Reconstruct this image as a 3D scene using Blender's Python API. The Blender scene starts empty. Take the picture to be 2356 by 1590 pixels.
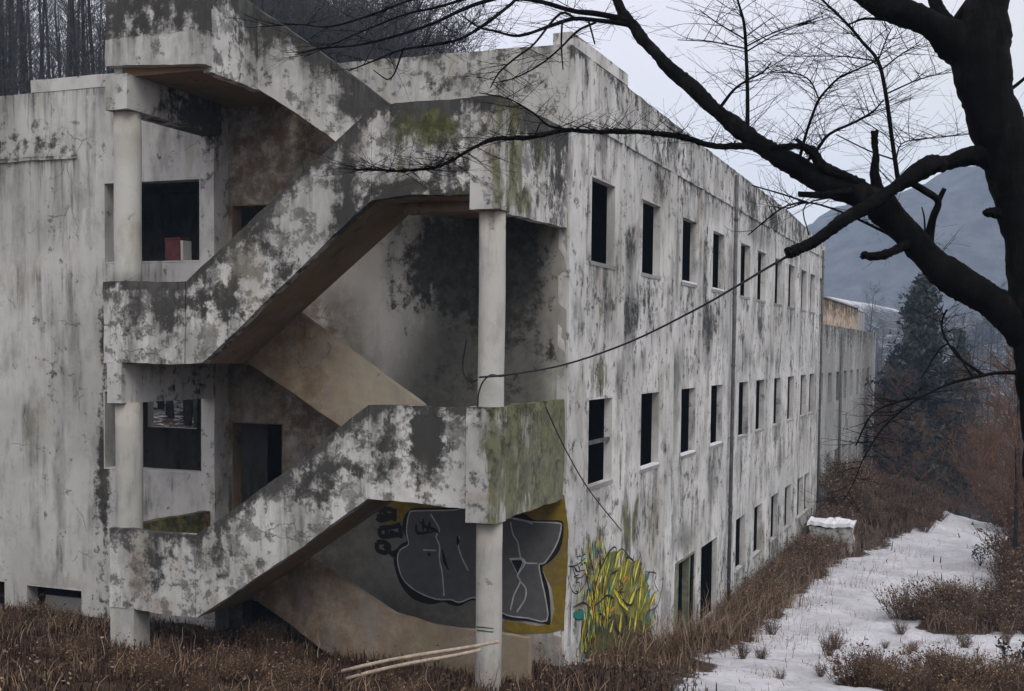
import bpy, math, random
import numpy as np
from math import radians, sin, cos, pi
from mathutils import Matrix, Vector
S = bpy.context.scene
COL = S.collection

# ------------------------------------------------------------------ camera
RIGHT = (0.92938558, 0.36894863, 0.01092506)
FWD = (-0.36794175, 0.92839064, -0.05205477)
cr, cf = Vector(RIGHT), Vector(FWD)
cu = cr.cross(cf)
cam_d = bpy.data.cameras.new('camera')
cam = bpy.data.objects.new('camera', cam_d)
COL.objects.link(cam)
m = Matrix((cr, cu, -cf)).transposed().to_4x4()
m.translation = Vector((5.67, -16.39, -0.06))
cam.matrix_world = m
cam_d.sensor_fit = 'HORIZONTAL'
cam_d.sensor_width = 36.0
cam_d.lens = 2764.5 / 2356 * 36
cam_d.shift_y = 149.07 / 2356
cam_d.clip_start = 0.1
cam_d.clip_end = 3000
S.camera = cam

# ------------------------------------------------------------------ sky, sun, exposure
SUN_EL, SUN_AZ = radians(48), radians(140)      # azimuth measured clockwise from +Y
W = bpy.data.worlds.new('World')
S.world = W
W.use_nodes = True
wt = W.node_tree
wt.nodes.clear()
sky = wt.nodes.new('ShaderNodeTexSky')
sky.sky_type = 'NISHITA'
sky.sun_disc = False
sky.sun_elevation = SUN_EL
sky.sun_rotation = SUN_AZ
sky.air_density = 1.0
sky.dust_density = 4.0
tcw = wt.nodes.new('ShaderNodeTexCoord')
nzw = wt.nodes.new('ShaderNodeTexNoise')
nzw.inputs['Scale'].default_value = 2.2
nzw.inputs['Detail'].default_value = 5
wt.links.new(tcw.outputs['Generated'], nzw.inputs['Vector'])
rmp = wt.nodes.new('ShaderNodeValToRGB')
rmp.color_ramp.elements[0].position = 0.35
rmp.color_ramp.elements[0].color = (8.0, 7.85, 7.9, 1)
rmp.color_ramp.elements[1].position = 0.68
rmp.color_ramp.elements[1].color = (8.3, 7.9, 8.9, 1)
wt.links.new(nzw.outputs['Fac'], rmp.inputs['Fac'])
mxw = wt.nodes.new('ShaderNodeMix')
mxw.data_type = 'RGBA'
mxw.inputs[0].default_value = 0.94              # the cloud deck hides nearly all of the clear sky
wt.links.new(sky.outputs[0], mxw.inputs[6])
wt.links.new(rmp.outputs[0], mxw.inputs[7])
bg = wt.nodes.new('ShaderNodeBackground')
bg.inputs['Strength'].default_value = 0.125
wt.links.new(mxw.outputs[2], bg.inputs['Color'])
wo = wt.nodes.new('ShaderNodeOutputWorld')
wt.links.new(bg.outputs[0], wo.inputs['Surface'])

sl = bpy.data.lights.new('sun', 'SUN')
sl.energy = 1.5
sl.angle = radians(30)
sl.color = (1.0, 0.97, 0.93)
so = bpy.data.objects.new('sun', sl)
COL.objects.link(so)
sd = Vector((sin(SUN_AZ) * cos(SUN_EL), cos(SUN_AZ) * cos(SUN_EL), sin(SUN_EL)))
so.rotation_euler = sd.to_track_quat('Z', 'Y').to_euler()
so.location = (10, -30, 30)

S.view_settings.view_transform = 'Standard'
S.view_settings.look = 'None'
S.view_settings.exposure = -0.06
S.view_settings.gamma = 1.0
S.view_settings.use_curve_mapping = False
S.render.engine = 'CYCLES'
S.cycles.use_denoising = True
S.cycles.max_bounces = 6
S.cycles.diffuse_bounces = 2
S.cycles.volume_bounces = 1
S.cycles.transparent_max_bounces = 8
LIMBS=[('trunk', [(6.148, -7.834, -2.594, 0.1715), (6.095, -7.676, -1.326, 0.1563), (6.02, -7.665, -0.604, 0.1447), (5.965, -7.655, -0.026, 0.1447), (5.907, -7.649, 0.493, 0.1447), (5.807, -7.662, 0.955, 0.1418), (5.705, -7.682, 1.329, 0.1505), (5.603, -7.704, 1.66, 0.1765), (5.558, -7.708, 1.906, 0.2026), (5.572, -7.687, 2.166, 0.1505), (5.602, -7.66, 2.455, 0.1331), (5.635, -7.607, 3.15, 0.1013)], 0), ('branch', [(5.571, -7.706, 1.848, 0.1302), (5.413, -7.76, 1.991, 0.1215), (5.262, -7.814, 2.11, 0.0984), (5.095, -7.821, 2.198, 0.0874), (4.898, -7.84, 2.297, 0.082), (4.692, -7.805, 2.448, 0.0742), (4.235, -7.749, 2.839, 0.0547)], 0), ('branch', [(5.426, -7.754, 2.02, 0.0637), (5.334, -7.728, 2.163, 0.0495), (5.252, -7.699, 2.307, 0.044), (5.129, -7.625, 2.572, 0.0356)], 0), ('branch', [(5.37, -7.771, 2.106, 0.0232), (5.433, -7.739, 2.222, 0.0188), (5.511, -7.702, 2.339, 0.0159)], 0), ('branch', [(5.664, -7.703, 1.236, 0.0839), (5.529, -7.756, 1.246, 0.0608), (5.359, -7.848, 1.195, 0.0548), (5.267, -7.907, 1.179, 0.0633), (5.088, -8.018, 1.04, 0.0459), (4.956, -8.087, 0.94, 0.0458), (4.822, -8.166, 0.845, 0.0429), (4.646, -8.266, 0.709, 0.0385), (4.519, -8.342, 0.621, 0.0355), (4.429, -8.392, 0.57, 0.0341)], 0), ('branch', [(5.928, -7.665, 0.045, 0.1302), (5.804, -7.653, 0.19, 0.1223), (5.665, -7.648, 0.292, 0.1143), (5.529, -7.676, 0.374, 0.1087), (5.33, -7.714, 0.52, 0.1032), (5.159, -7.75, 0.703, 0.0975), (5.0, -7.771, 0.876, 0.0949), (4.901, -7.805, 0.969, 0.0979), (4.747, -7.809, 1.034, 0.0925), (4.524, -7.838, 1.134, 0.0811), (4.323, -7.857, 1.253, 0.071), (4.194, -7.849, 1.342, 0.0638), (4.055, -7.845, 1.437, 0.0611), (3.866, -7.857, 1.597, 0.0553), (3.691, -7.81, 1.758, 0.0513), (3.517, -7.762, 1.922, 0.0504), (3.303, -7.727, 2.133, 0.043), (3.137, -7.673, 2.343, 0.0354), (2.997, -7.61, 2.545, 0.0326), (2.838, -7.551, 2.802, 0.0263)], 1), ('branch', [(5.012, -7.763, 0.941, 0.0504), (4.925, -7.79, 1.076, 0.0356), (4.903, -7.787, 1.281, 0.0222), (4.903, -7.777, 1.449, 0.0208)], 0), ('branch', [(4.984, -7.774, 0.941, 0.0445), (4.829, -7.828, 1.063, 0.0386), (4.703, -7.874, 1.136, 0.0356), (4.577, -7.92, 1.209, 0.0326), (4.494, -7.948, 1.308, 0.0297), (4.392, -7.933, 1.336, 0.0194), (4.109, -7.882, 1.359, 0.0213), (3.957, -7.888, 1.369, 0.0214), (3.752, -7.913, 1.396, 0.02), (3.574, -7.981, 1.447, 0.0184), (3.428, -8.146, 1.454, 0.0167), (3.259, -8.214, 1.452, 0.0152), (3.145, -8.367, 1.441, 0.0135), (2.965, -8.547, 1.421, 0.0119), (2.773, -8.734, 1.365, 0.0117), (2.57, -8.925, 1.321, 0.0101), (2.447, -9.086, 1.234, 0.0086), (2.319, -9.141, 1.152, 0.0071), (2.265, -9.274, 1.096, 0.0063), (2.129, -9.328, 1.078, 0.0056), (1.943, -9.402, 1.087, 0.0042), (1.812, -9.454, 1.074, 0.0035)], 1), ('branch', [(3.217, -8.284, 1.448, 0.0091), (3.008, -8.421, 1.446, 0.009), (2.84, -8.595, 1.452, 0.0082), (2.744, -8.628, 1.531, 0.0074), (2.635, -8.668, 1.601, 0.0059), (2.551, -8.699, 1.641, 0.0052), (2.379, -8.765, 1.675, 0.0037)], 1), ('branch', [(4.494, -7.948, 1.291, 0.0237), (4.449, -7.964, 1.343, 0.0148), (4.398, -7.981, 1.384, 0.0133)], 0), ('branch', [(4.772, -7.962, 1.008, 0.0293), (4.609, -8.027, 0.997, 0.022), (4.451, -8.09, 0.992, 0.0176)], 0), ('branch', [(5.188, -7.762, 0.672, 0.0442), (5.124, -7.843, 0.649, 0.0322), (5.06, -7.924, 0.615, 0.0277), (4.957, -8.02, 0.58, 0.0275), (4.863, -8.112, 0.575, 0.0216)], 0), ('branch', [(5.134, -7.976, 1.07, 0.023), (5.24, -7.884, 1.012, 0.0246), (5.321, -7.801, 0.949, 0.0248), (5.289, -7.766, 0.844, 0.0249), (5.269, -7.727, 0.717, 0.0295), (5.281, -7.73, 0.585, 0.0354)], 0), ('branch', [(5.321, -7.801, 0.949, 0.0189), (5.342, -7.812, 0.996, 0.0174), (5.36, -7.814, 1.033, 0.016)], 0), ('branch', [(5.989, -7.655, -0.194, 0.0269), (5.854, -7.708, -0.19, 0.0135), (5.706, -7.875, -0.193, 0.0116), (5.575, -8.036, -0.223, 0.0104), (5.448, -8.196, -0.256, 0.0095), (5.312, -8.361, -0.324, 0.0077), (5.193, -8.52, -0.406, 0.0068), (5.091, -8.675, -0.507, 0.0058), (5.028, -8.813, -0.608, 0.0049), (4.98, -8.946, -0.718, 0.004), (4.935, -8.971, -0.848, 0.0033), (4.882, -8.998, -0.953, 0.0025)], 1), ('branch', [(5.274, -8.377, -0.344, 0.0096), (5.154, -8.534, -0.369, 0.0081), (5.026, -8.696, -0.428, 0.0067), (4.967, -8.724, -0.522, 0.0054), (4.92, -8.75, -0.643, 0.004)], 1), ('branch', [(5.64, -7.902, -0.208, 0.0114), (5.488, -7.848, -0.096, 0.0094), (5.387, -7.773, 0.04, 0.0088), (5.361, -7.669, 0.145, 0.0074), (5.391, -7.652, 0.234, 0.0059)], 1), ('branch', [(5.575, -8.036, -0.223, 0.0071), (5.405, -7.876, -0.004, 0.0072), (5.25, -7.95, -0.237, 0.0043)], 0), ('branch', [(3.152, -7.669, 2.318, 0.0241), (3.092, -7.691, 2.343, 0.0193), (2.887, -7.771, 2.369, 0.0177), (2.748, -7.88, 2.363, 0.0144), (2.612, -7.992, 2.297, 0.0127), (2.438, -8.174, 2.195, 0.011), (2.274, -8.237, 2.228, 0.0079), (2.196, -8.376, 2.231, 0.0062), (2.119, -8.51, 2.296, 0.0038)], 1), ('branch', [(3.121, -7.678, 2.372, 0.0209), (2.886, -7.769, 2.418, 0.0209), (2.746, -7.878, 2.421, 0.0192), (2.557, -8.004, 2.468, 0.0159), (2.43, -8.162, 2.463, 0.0142), (2.408, -8.283, 2.389, 0.0124), (2.301, -8.386, 2.265, 0.0124), (2.178, -8.495, 2.146, 0.0108), (2.121, -8.629, 2.076, 0.0099), (2.026, -8.668, 2.054, 0.0091), (1.831, -8.857, 1.984, 0.0075), (1.73, -9.01, 1.895, 0.0059), (1.598, -9.176, 1.79, 0.0037)], 1), ('branch', [(2.551, -8.0, 2.576, 0.0159), (2.188, -8.259, 2.438, 0.0142), (2.031, -8.436, 2.32, 0.0124), (1.927, -8.591, 2.217, 0.0108), (1.731, -8.783, 2.102, 0.0091), (1.54, -8.971, 2.013, 0.0075), (1.356, -9.155, 1.965, 0.0044), (1.205, -9.217, 1.919, 0.0033)], 1), ('branch', [(2.294, -8.212, 2.543, 0.0126), (1.96, -8.461, 2.378, 0.0093), (1.776, -8.646, 2.292, 0.0077), (1.599, -8.831, 2.17, 0.0061), (1.427, -9.014, 2.036, 0.0045), (1.261, -9.195, 1.904, 0.003)], 1), ('branch', [(2.073, -8.41, 2.479, 0.0109), (1.83, -8.619, 2.4, 0.0092), (1.568, -8.839, 2.246, 0.0076), (1.317, -8.943, 2.167, 0.0061), (1.173, -9.109, 2.153, 0.0045), (0.922, -9.209, 2.135, 0.003)], 1), ('branch', [(2.778, -7.869, 2.354, 0.0112), (2.675, -7.962, 2.387, 0.0095), (2.54, -8.137, 2.137, 0.0079), (2.463, -8.282, 2.017, 0.007), (2.389, -8.426, 1.884, 0.0061), (2.374, -8.547, 1.754, 0.0046)], 1), ('branch', [(2.888, -7.771, 2.353, 0.0097), (2.78, -7.872, 2.274, 0.0088), (2.682, -7.973, 2.133, 0.008), (2.573, -8.132, 1.98, 0.0063), (2.438, -8.3, 1.861, 0.0047), (2.334, -8.453, 1.807, 0.0031)], 1), ('branch', [(2.691, -7.958, 2.339, 0.008), (2.69, -7.968, 2.164, 0.0072), (2.707, -7.972, 1.974, 0.0048)], 0), ('branch', [(2.836, -7.791, 2.369, 0.008), (2.86, -7.786, 2.289, 0.0072), (2.887, -7.781, 2.192, 0.0064)], 0), ('branch', [(1.847, -8.85, 1.996, 0.0075), (1.77, -8.893, 1.785, 0.0053), (1.656, -8.934, 1.844, 0.0038)], 0), ('branch', [(4.046, -7.849, 1.431, 0.0168), (4.042, -7.847, 1.492, 0.0153), (4.044, -7.886, 1.744, 0.0137), (4.027, -7.877, 2.017, 0.0122), (4.027, -7.975, 2.195, 0.0105), (3.983, -7.984, 2.351, 0.0075), (3.975, -8.09, 2.44, 0.0059)], 2), ('branch', [(5.077, -7.84, 1.017, 0.019), (5.068, -7.842, 1.064, 0.0161), (5.021, -7.844, 1.347, 0.0147), (4.965, -7.847, 1.698, 0.0132), (4.912, -7.856, 1.899, 0.0117), (4.811, -7.89, 2.024, 0.0103), (4.717, -7.92, 2.14, 0.0088), (4.543, -7.979, 2.313, 0.0073)], 2), ('branch', [(4.418, -7.823, 1.179, 0.0136), (4.397, -7.829, 1.227, 0.0121), (4.446, -7.852, 1.427, 0.0105), (4.484, -7.83, 1.562, 0.0098), (4.525, -7.807, 1.676, 0.009), (4.589, -7.776, 1.764, 0.0075), (4.657, -7.746, 1.831, 0.0075), (4.778, -7.804, 1.863, 0.0059), (4.884, -7.759, 1.914, 0.0044)], 2), ('branch', [(4.424, -7.873, 1.201, 0.012), (4.519, -7.829, 1.323, 0.0113), (4.605, -7.843, 1.428, 0.0104), (4.772, -7.826, 1.504, 0.0089), (4.883, -7.778, 1.577, 0.0074), (4.947, -7.748, 1.657, 0.0044)], 2), ('branch', [(3.853, -7.859, 1.659, 0.0123), (3.935, -7.819, 1.779, 0.0092), (4.022, -7.781, 1.848, 0.0077), (4.12, -7.739, 1.904, 0.0061), (4.175, -7.713, 1.976, 0.0046)], 2), ('branch', [(4.525, -7.807, 1.673, 0.006), (4.463, -7.825, 1.802, 0.0053), (4.364, -7.861, 1.852, 0.0045), (4.196, -7.927, 1.859, 0.003)], 2), ('branch', [(4.027, -7.877, 2.023, 0.0061), (4.199, -7.803, 2.134, 0.0046), (4.394, -7.721, 2.218, 0.003), (4.562, -7.651, 2.266, 0.0024)], 2), ('branch', [(4.029, -7.874, 2.062, 0.0061), (4.198, -7.802, 2.155, 0.0046), (4.478, -7.685, 2.259, 0.003)], 2), ('branch', [(4.021, -7.878, 2.047, 0.0061), (3.805, -7.961, 2.09, 0.0046), (3.578, -8.05, 2.102, 0.003)], 2), ('branch', [(4.013, -7.877, 2.114, 0.0061), (3.829, -7.944, 2.227, 0.0046), (3.713, -7.985, 2.316, 0.003)], 2), ('branch', [(4.971, -7.846, 1.675, 0.0059), (5.186, -7.755, 1.78, 0.0044), (5.375, -7.677, 1.826, 0.0029)], 2), ('branch', [(4.933, -7.852, 1.835, 0.0059), (5.072, -7.79, 1.954, 0.0044), (5.179, -7.744, 2.014, 0.0029)], 2), ('branch', [(4.921, -7.853, 1.894, 0.0059), (4.691, -7.942, 1.926, 0.0044), (4.473, -8.029, 1.923, 0.0029), (4.282, -8.105, 1.924, 0.0023)], 2), ('branch', [(4.723, -7.918, 2.14, 0.0059), (4.82, -7.877, 2.179, 0.0088), (4.96, -7.876, 2.161, 0.0116)], 0), ('branch', [(4.918, -7.854, 1.911, 0.0059), (4.96, -7.829, 2.04, 0.0044), (4.998, -7.809, 2.129, 0.0029)], 2), ('branch', [(5.03, -7.847, 1.236, 0.0059), (4.873, -7.906, 1.293, 0.0051), (4.653, -7.878, 1.417, 0.0044)], 0), ('branch', [(5.044, -7.842, 1.222, 0.0059), (5.076, -7.823, 1.339, 0.0044), (5.198, -7.773, 1.376, 0.0037), (5.388, -7.696, 1.396, 0.0029), (5.55, -7.63, 1.418, 0.0023)], 2), ('branch', [(4.287, -7.619, 0.951, 0.0047), (4.43, -7.559, 0.999, 0.0062), (4.617, -7.596, 0.943, 0.0077), (4.801, -7.636, 0.857, 0.0091), (5.039, -7.656, 0.729, 0.0105), (5.187, -7.711, 0.632, 0.0119)], 1), ('branch', [(4.095, -8.03, 0.733, 0.0038), (4.225, -7.972, 0.854, 0.006), (4.305, -7.828, 0.942, 0.0061), (4.416, -7.673, 0.996, 0.0077)], 1), ('branch', [(4.07, -7.804, 1.105, 0.0046), (4.271, -7.727, 1.046, 0.0061), (4.445, -7.662, 0.987, 0.0077)], 0), ('branch', [(4.762, -7.858, 1.012, 0.0089), (4.46, -7.874, 0.947, 0.0045), (4.486, -7.875, 0.737, 0.0045)], 0), ('branch', [(5.242, -7.738, 0.717, 0.0074), (5.232, -7.734, 0.849, 0.0059), (5.214, -7.738, 0.923, 0.0044)], 0), ('branch', [(5.756, -7.688, 0.867, 0.0434), (5.661, -7.778, 0.875, 0.0288), (5.622, -7.849, 0.86, 0.02)], 0), ('branch', [(5.64, -7.692, 1.603, 0.0145), (5.798, -7.622, 1.735, 0.0116), (5.868, -7.59, 1.808, 0.0072)], 0), ('branch', [(5.713, -7.674, 1.416, 0.0203), (5.845, -7.617, 1.499, 0.0145), (6.005, -7.552, 1.529, 0.0087)], 0)]
END_PAINT={'inner': [(-2.484, -2.618), (-2.371, -2.566), (-1.741, -2.517), (-1.55, -2.439), (-1.36, -2.421), (-1.011, -2.561), (-0.782, -2.58), (-0.597, -2.602), (-0.47, -2.616), (-0.086, -2.605), (-0.044, -2.646), (-0.077, -2.819), (-0.157, -2.995), (-0.287, -3.184), (-0.378, -3.23), (-0.332, -3.472), (-0.273, -3.706), (-0.244, -4.035), (-0.537, -4.023), (-0.865, -4.011), (-1.141, -3.876), (-1.36, -3.801), (-1.463, -3.81), (-1.639, -3.887), (-1.788, -3.859), (-2.027, -3.873), (-2.331, -3.789), (-2.546, -3.654), (-2.639, -3.495), (-2.675, -3.303), (-2.626, -3.174), (-2.489, -3.082), (-2.524, -2.89)], 'blob': [(-2.598, -2.854), (-2.583, -2.687), (-2.523, -2.586), (-2.401, -2.513), (-2.114, -2.493), (-1.771, -2.462), (-1.609, -2.402), (-1.419, -2.357), (-1.157, -2.396), (-0.94, -2.503), (-0.782, -2.534), (-0.641, -2.475), (-0.47, -2.57), (-0.261, -2.565), (-0.053, -2.557), (0.001, -2.61), (-0.007, -2.84), (-0.074, -3.029), (-0.21, -3.184), (-0.321, -3.272), (-0.249, -3.465), (-0.201, -3.66), (-0.178, -4.069), (-0.282, -4.095), (-0.564, -4.079), (-0.893, -4.083), (-1.14, -3.958), (-1.316, -3.858), (-1.462, -3.858), (-1.639, -3.955), (-1.787, -3.948), (-1.907, -3.917), (-2.147, -3.973), (-2.422, -3.908), (-2.607, -3.743), (-2.709, -3.528), (-2.756, -3.309), (-2.703, -3.166), (-2.611, -3.076), (-2.527, -3.015)], 'yel': [(-2.909, -2.436), (-2.342, -2.39), (-1.449, -2.292), (-0.869, -2.419), (0.006, -2.184), (0.031, -3.996), (-0.017, -4.16), (-0.351, -4.245), (-0.848, -4.268), (-0.893, -4.097), (-0.171, -4.082), (-0.321, -3.272), (-1.445, -2.615), (-2.462, -2.541), (-2.598, -2.729), (-2.798, -2.867), (-2.938, -2.709)], 'let': [[(-3.017, -2.616), (-2.893, -2.553), (-2.753, -2.586), (-2.799, -2.686), (-2.985, -2.74), (-3.048, -2.702)], [(-3.048, -2.688), (-2.738, -2.641)], [(-2.908, -2.568), (-2.892, -2.748)], [(-2.738, -2.544), (-2.745, -2.738)], [(-3.0, -2.866), (-2.736, -2.821), (-2.644, -2.774)], [(-3.0, -2.866), (-2.984, -2.977), (-2.859, -2.982), (-2.689, -2.943)], [(-2.876, -2.844), (-2.875, -2.983)], [(-2.829, -2.911), (-2.597, -2.964)], [(-3.045, -3.093), (-2.936, -3.071), (-2.827, -3.133), (-2.889, -3.235), (-3.029, -3.204), (-3.045, -3.093)], [(-2.92, -3.126), (-2.749, -3.281)], [(-2.795, -3.256), (-2.596, -3.158)], [(-2.644, -2.801), (-2.628, -2.967)]], 'thin': [[(-2.128, -2.59), (-1.976, -2.813), (-2.035, -2.926), (-1.974, -3.059), (-1.972, -3.278), (-1.926, -3.466), (-1.901, -3.711), (-1.893, -3.82)], [(-2.245, -3.147), (-2.034, -3.138)], [(-1.649, -2.9), (-1.662, -3.037), (-1.631, -3.143), (-1.586, -3.249), (-1.496, -3.405)], [(-0.824, -2.63), (-0.779, -2.814), (-0.706, -2.915), (-0.661, -3.125), (-0.589, -3.213), (-0.392, -3.211)], [(-0.832, -3.178), (-0.633, -3.157), (-0.589, -3.227), (-0.701, -3.409), (-0.657, -3.499), (-0.754, -3.708), (-0.808, -3.941)], [(-0.657, -3.499), (-0.57, -3.598), (-0.583, -3.76), (-0.708, -3.958)], [(-0.782, -2.574), (-0.583, -2.601), (-0.47, -2.634)]], 'blk': [[(-2.309, -2.711), (-2.187, -2.799), (-2.066, -2.819), (-1.976, -2.881)], [(-2.249, -2.666), (-2.247, -2.858)], [(-2.128, -2.699), (-2.186, -2.881)], [(-2.369, -2.756), (-2.338, -2.892), (-2.036, -2.844)], [(-1.671, -2.888), (-1.669, -3.037)], [(-1.929, -3.11), (-1.883, -3.298), (-1.822, -3.417)], [(-2.154, -3.181), (-2.138, -3.235)]], 'tri': [(-0.81, -3.193), (-0.611, -3.178), (-0.701, -3.385)]}
SIDE_PAINT={'y': [((0.786, -4.614), (0.989, -4.178), 0.0798), ((1.132, -4.35), (1.523, -3.793), 0.0931), ((1.344, -3.962), (1.747, -3.496), 0.0931), ((1.613, -3.693), (2.084, -3.358), 0.1064), ((1.823, -4.054), (2.192, -3.525), 0.0665), ((2.506, -3.667), (2.862, -3.418), 0.0798), ((2.219, -4.04), (2.666, -3.725), 0.0665), ((2.473, -4.027), (3.307, -4.529), 0.0931), ((3.053, -3.93), (3.312, -3.628), 0.05985), ((3.305, -4.497), (3.806, -4.273), 0.0798), ((3.681, -4.121), (4.07, -3.749), 0.0665), ((4.005, -4.636), (4.209, -4.051), 0.0798), ((3.733, -5.003), (3.887, -4.645), 0.0798), ((2.782, -4.888), (2.922, -4.514), 0.0798), ((4.129, -4.727), (4.788, -4.386), 0.0665), ((4.75, -4.784), (5.319, -4.552), 0.0532), ((1.557, -4.514), (1.778, -4.134), 0.0798), ((2.243, -4.512), (2.425, -4.094), 0.0665), ((4.278, -5.188), (4.507, -4.903), 0.0665), ((4.772, -5.127), (5.016, -4.94), 0.0532), ((2.251, -4.68), (2.448, -4.524), 0.05985), ((1.233, -4.559), (1.41, -4.381), 0.05985), ((3.385, -4.911), (3.483, -4.66), 0.05985), ((2.731, -3.951), (2.928, -3.645), 0.0532), ((3.461, -4.273), (3.498, -3.929), 0.0532), ((2.036, -4.394), (2.126, -4.202), 0.0665), ((1.848, -4.562), (2.036, -4.394), 0.0532)], 't': [((2.338, -3.398), (2.251, -3.685), 0.059), ((2.222, -4.101), (2.108, -3.84), 0.051), ((1.675, -3.997), (1.691, -3.824), 0.063), ((4.484, -4.548), (4.791, -4.438), 0.07), ((4.39, -5.012), (4.753, -4.836), 0.098), ((0.374, -4.01), (0.987, -4.135), 0.119), ((1.015, -3.758), (1.157, -3.912), 0.056), ((3.869, -5.342), (3.919, -5.19), 0.048), ((2.012, -4.897), (2.055, -4.772), 0.048), ((0.884, -4.821), (1.012, -4.709), 0.051), ((1.695, -3.415), (1.789, -3.356), 0.056), ((4.404, -4.25), (4.706, -4.102), 0.084), ((5.018, -4.974), (5.141, -4.862), 0.056)], 'o': [((0.886, -3.875), (0.758, -3.962), 0.073), ((2.947, -3.99), (3.273, -3.922), 0.065), ((2.234, -4.344), (2.54, -4.314), 0.07), ((5.005, -4.767), (5.13, -4.688), 0.056), ((1.217, -4.225), (1.354, -4.181), 0.051), ((2.741, -4.138), (2.951, -4.053), 0.084)], 'w': [((1.664, -3.76), (1.755, -3.659), 0.056), ((2.874, -3.636), (2.974, -3.497), 0.048), ((3.617, -4.013), (3.664, -3.829), 0.034), ((3.749, -4.294), (3.802, -4.207), 0.042), ((4.601, -4.419), (4.724, -4.375), 0.042), ((1.922, -4.073), (2.018, -4.032), 0.034)], 'b': [[(1.106, -4.774), (0.786, -4.6), (0.989, -4.178), (1.297, -3.954), (1.515, -3.632), (1.794, -3.46), (2.083, -3.343), (2.384, -3.299), (2.519, -3.411), (2.202, -3.706), (1.872, -4.064)], [(2.546, -3.43), (2.861, -3.402), (3.255, -3.603), (3.602, -3.755), (3.441, -3.919), (3.742, -4.164)], [(3.244, -3.413), (3.309, -3.581), (3.089, -3.593)], [(3.884, -3.606), (4.071, -3.766), (3.967, -4.009), (3.683, -4.153)], [(3.594, -3.609), (3.487, -3.736)], [(2.202, -3.721), (2.666, -3.725)], [(2.472, -3.996), (3.076, -4.357), (3.53, -4.478), (3.695, -4.365)], [(2.675, -3.88), (2.951, -4.053), (2.74, -4.107), (3.066, -4.167)], [(2.751, -4.325), (3.202, -4.634), (3.331, -4.947)], [(4.33, -4.038), (5.098, -4.203), (4.978, -4.353), (5.321, -4.587)], [(5.442, -4.401), (5.645, -4.402), (5.27, -4.819), (4.5, -4.802)], [(1.349, -4.079), (1.678, -4.056), (2.018, -4.032), (2.429, -4.171), (2.231, -4.283)], [(2.437, -4.324), (2.558, -4.655), (2.998, -4.905), (2.925, -4.577)], [(3.676, -5.022), (4.156, -5.161), (4.524, -5.175), (4.966, -5.169)], [(1.254, -4.032), (0.961, -3.55), (1.094, -3.516)], [(3.828, -4.65), (3.751, -4.327), (4.101, -4.262)], [(1.849, -4.592), (1.787, -4.313), (1.544, -4.234)], [(2.151, -4.688), (2.139, -4.46), (2.34, -4.426)], [(0.231, -3.586), (0.187, -4.013), (0.186, -4.503)], [(0.327, -3.891), (0.8, -3.914), (1.118, -4.048)], [(3.104, -4.866), (3.251, -4.518)], [(4.154, -5.127), (4.07, -4.731)]], 'tag': [[(0.127, -3.054), (0.093, -3.223), (0.143, -3.434), (0.316, -3.629), (0.531, -3.724), (0.79, -3.702), (1.142, -3.567), (1.371, -3.564), (1.272, -3.418), (1.086, -3.345)], [(0.505, -3.112), (0.574, -3.22)], [(0.508, -3.168), (0.945, -3.195)], [(0.719, -3.076), (0.899, -3.174), (0.725, -3.202), (0.635, -3.133)], [(0.848, -3.012), (0.831, -3.121)], [(0.301, -3.258), (0.477, -3.438), (0.648, -3.44), (0.687, -3.335), (0.906, -3.315), (1.135, -3.424), (0.958, -3.493), (0.651, -3.51), (0.392, -3.437)], [(0.43, -3.334), (0.56, -3.397), (0.734, -3.413), (1.046, -3.451)], [(1.122, -3.137), (1.174, -3.288), (1.316, -3.382)], [(0.947, -3.252), (0.513, -3.293), (0.135, -3.244)], [(1.094, -3.516), (1.282, -3.635), (1.348, -4.05)], [(1.051, -3.566), (1.103, -3.717)], [(0.774, -3.336), (1.041, -3.337), (1.091, -3.459)], [(0.511, -3.251), (0.689, -3.391)], [(0.219, -3.285), (0.343, -3.278), (0.56, -3.383)], [(0.481, -3.549), (0.654, -3.58), (0.704, -3.728), (0.487, -3.674)]], 'mass': [(0.991, -4.235), (1.547, -4.293), (2.547, -4.438), (3.543, -4.704), (4.77, -5.093), (4.975, -5.307), (4.735, -5.542), (3.018, -5.27), (1.872, -5.058), (1.108, -4.817), (0.963, -4.598)], 'mid': [(1.125, -4.206), (1.428, -3.776), (1.796, -3.504), (2.184, -3.359), (2.862, -3.418), (3.487, -3.736), (4.071, -3.766), (4.27, -4.061), (4.724, -4.375), (4.814, -4.797), (4.772, -5.127), (2.453, -4.632), (1.224, -4.37)]}
CABLES={'main': [(4.154, -6.717, 0.68), (3.787, -5.789, 0.623), (3.457, -5.062, 0.55), (2.81, -4.037, 0.353), (1.883, -3.238, 0.019), (1.008, -2.954, -0.253), (0.33, -3.122, -0.386), (0.018, -3.194, -0.416)], 'loop': [(0.112, -2.58, -0.399), (0.025, -2.58, -0.417), (-0.092, -2.58, -0.403), (-0.197, -2.58, -0.491), (-0.255, -2.58, -0.639), (-0.265, -2.58, -0.787), (-0.275, -2.58, -0.94)], 'loop2': [(-0.992, -1.3, 0.047), (-1.041, -1.3, -0.251), (-1.027, -1.3, -0.429), (-0.915, -1.3, -0.535), (-0.818, -1.3, -0.497)], 'drop': [(0.05, -0.964, -0.867), (0.08, -0.228, -1.48), (0.1, 0.844, -2.184), (0.06, 2.762, -3.079)]}
rng = np.random.default_rng(7)
rnd = random.Random(7)

# ------------------------------------------------------------------ helpers
def tag(o, label=None, cat=None, group=None, kind=None):
    for k, v in (('label', label), ('category', cat), ('group', group), ('kind', kind)):
        if v:
            o[k] = v
    return o

def empty(name, loc=(0, 0, 0)):
    o = bpy.data.objects.new(name, None)
    o.location = loc
    o.empty_display_size = 0.3
    COL.objects.link(o)
    return o

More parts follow.
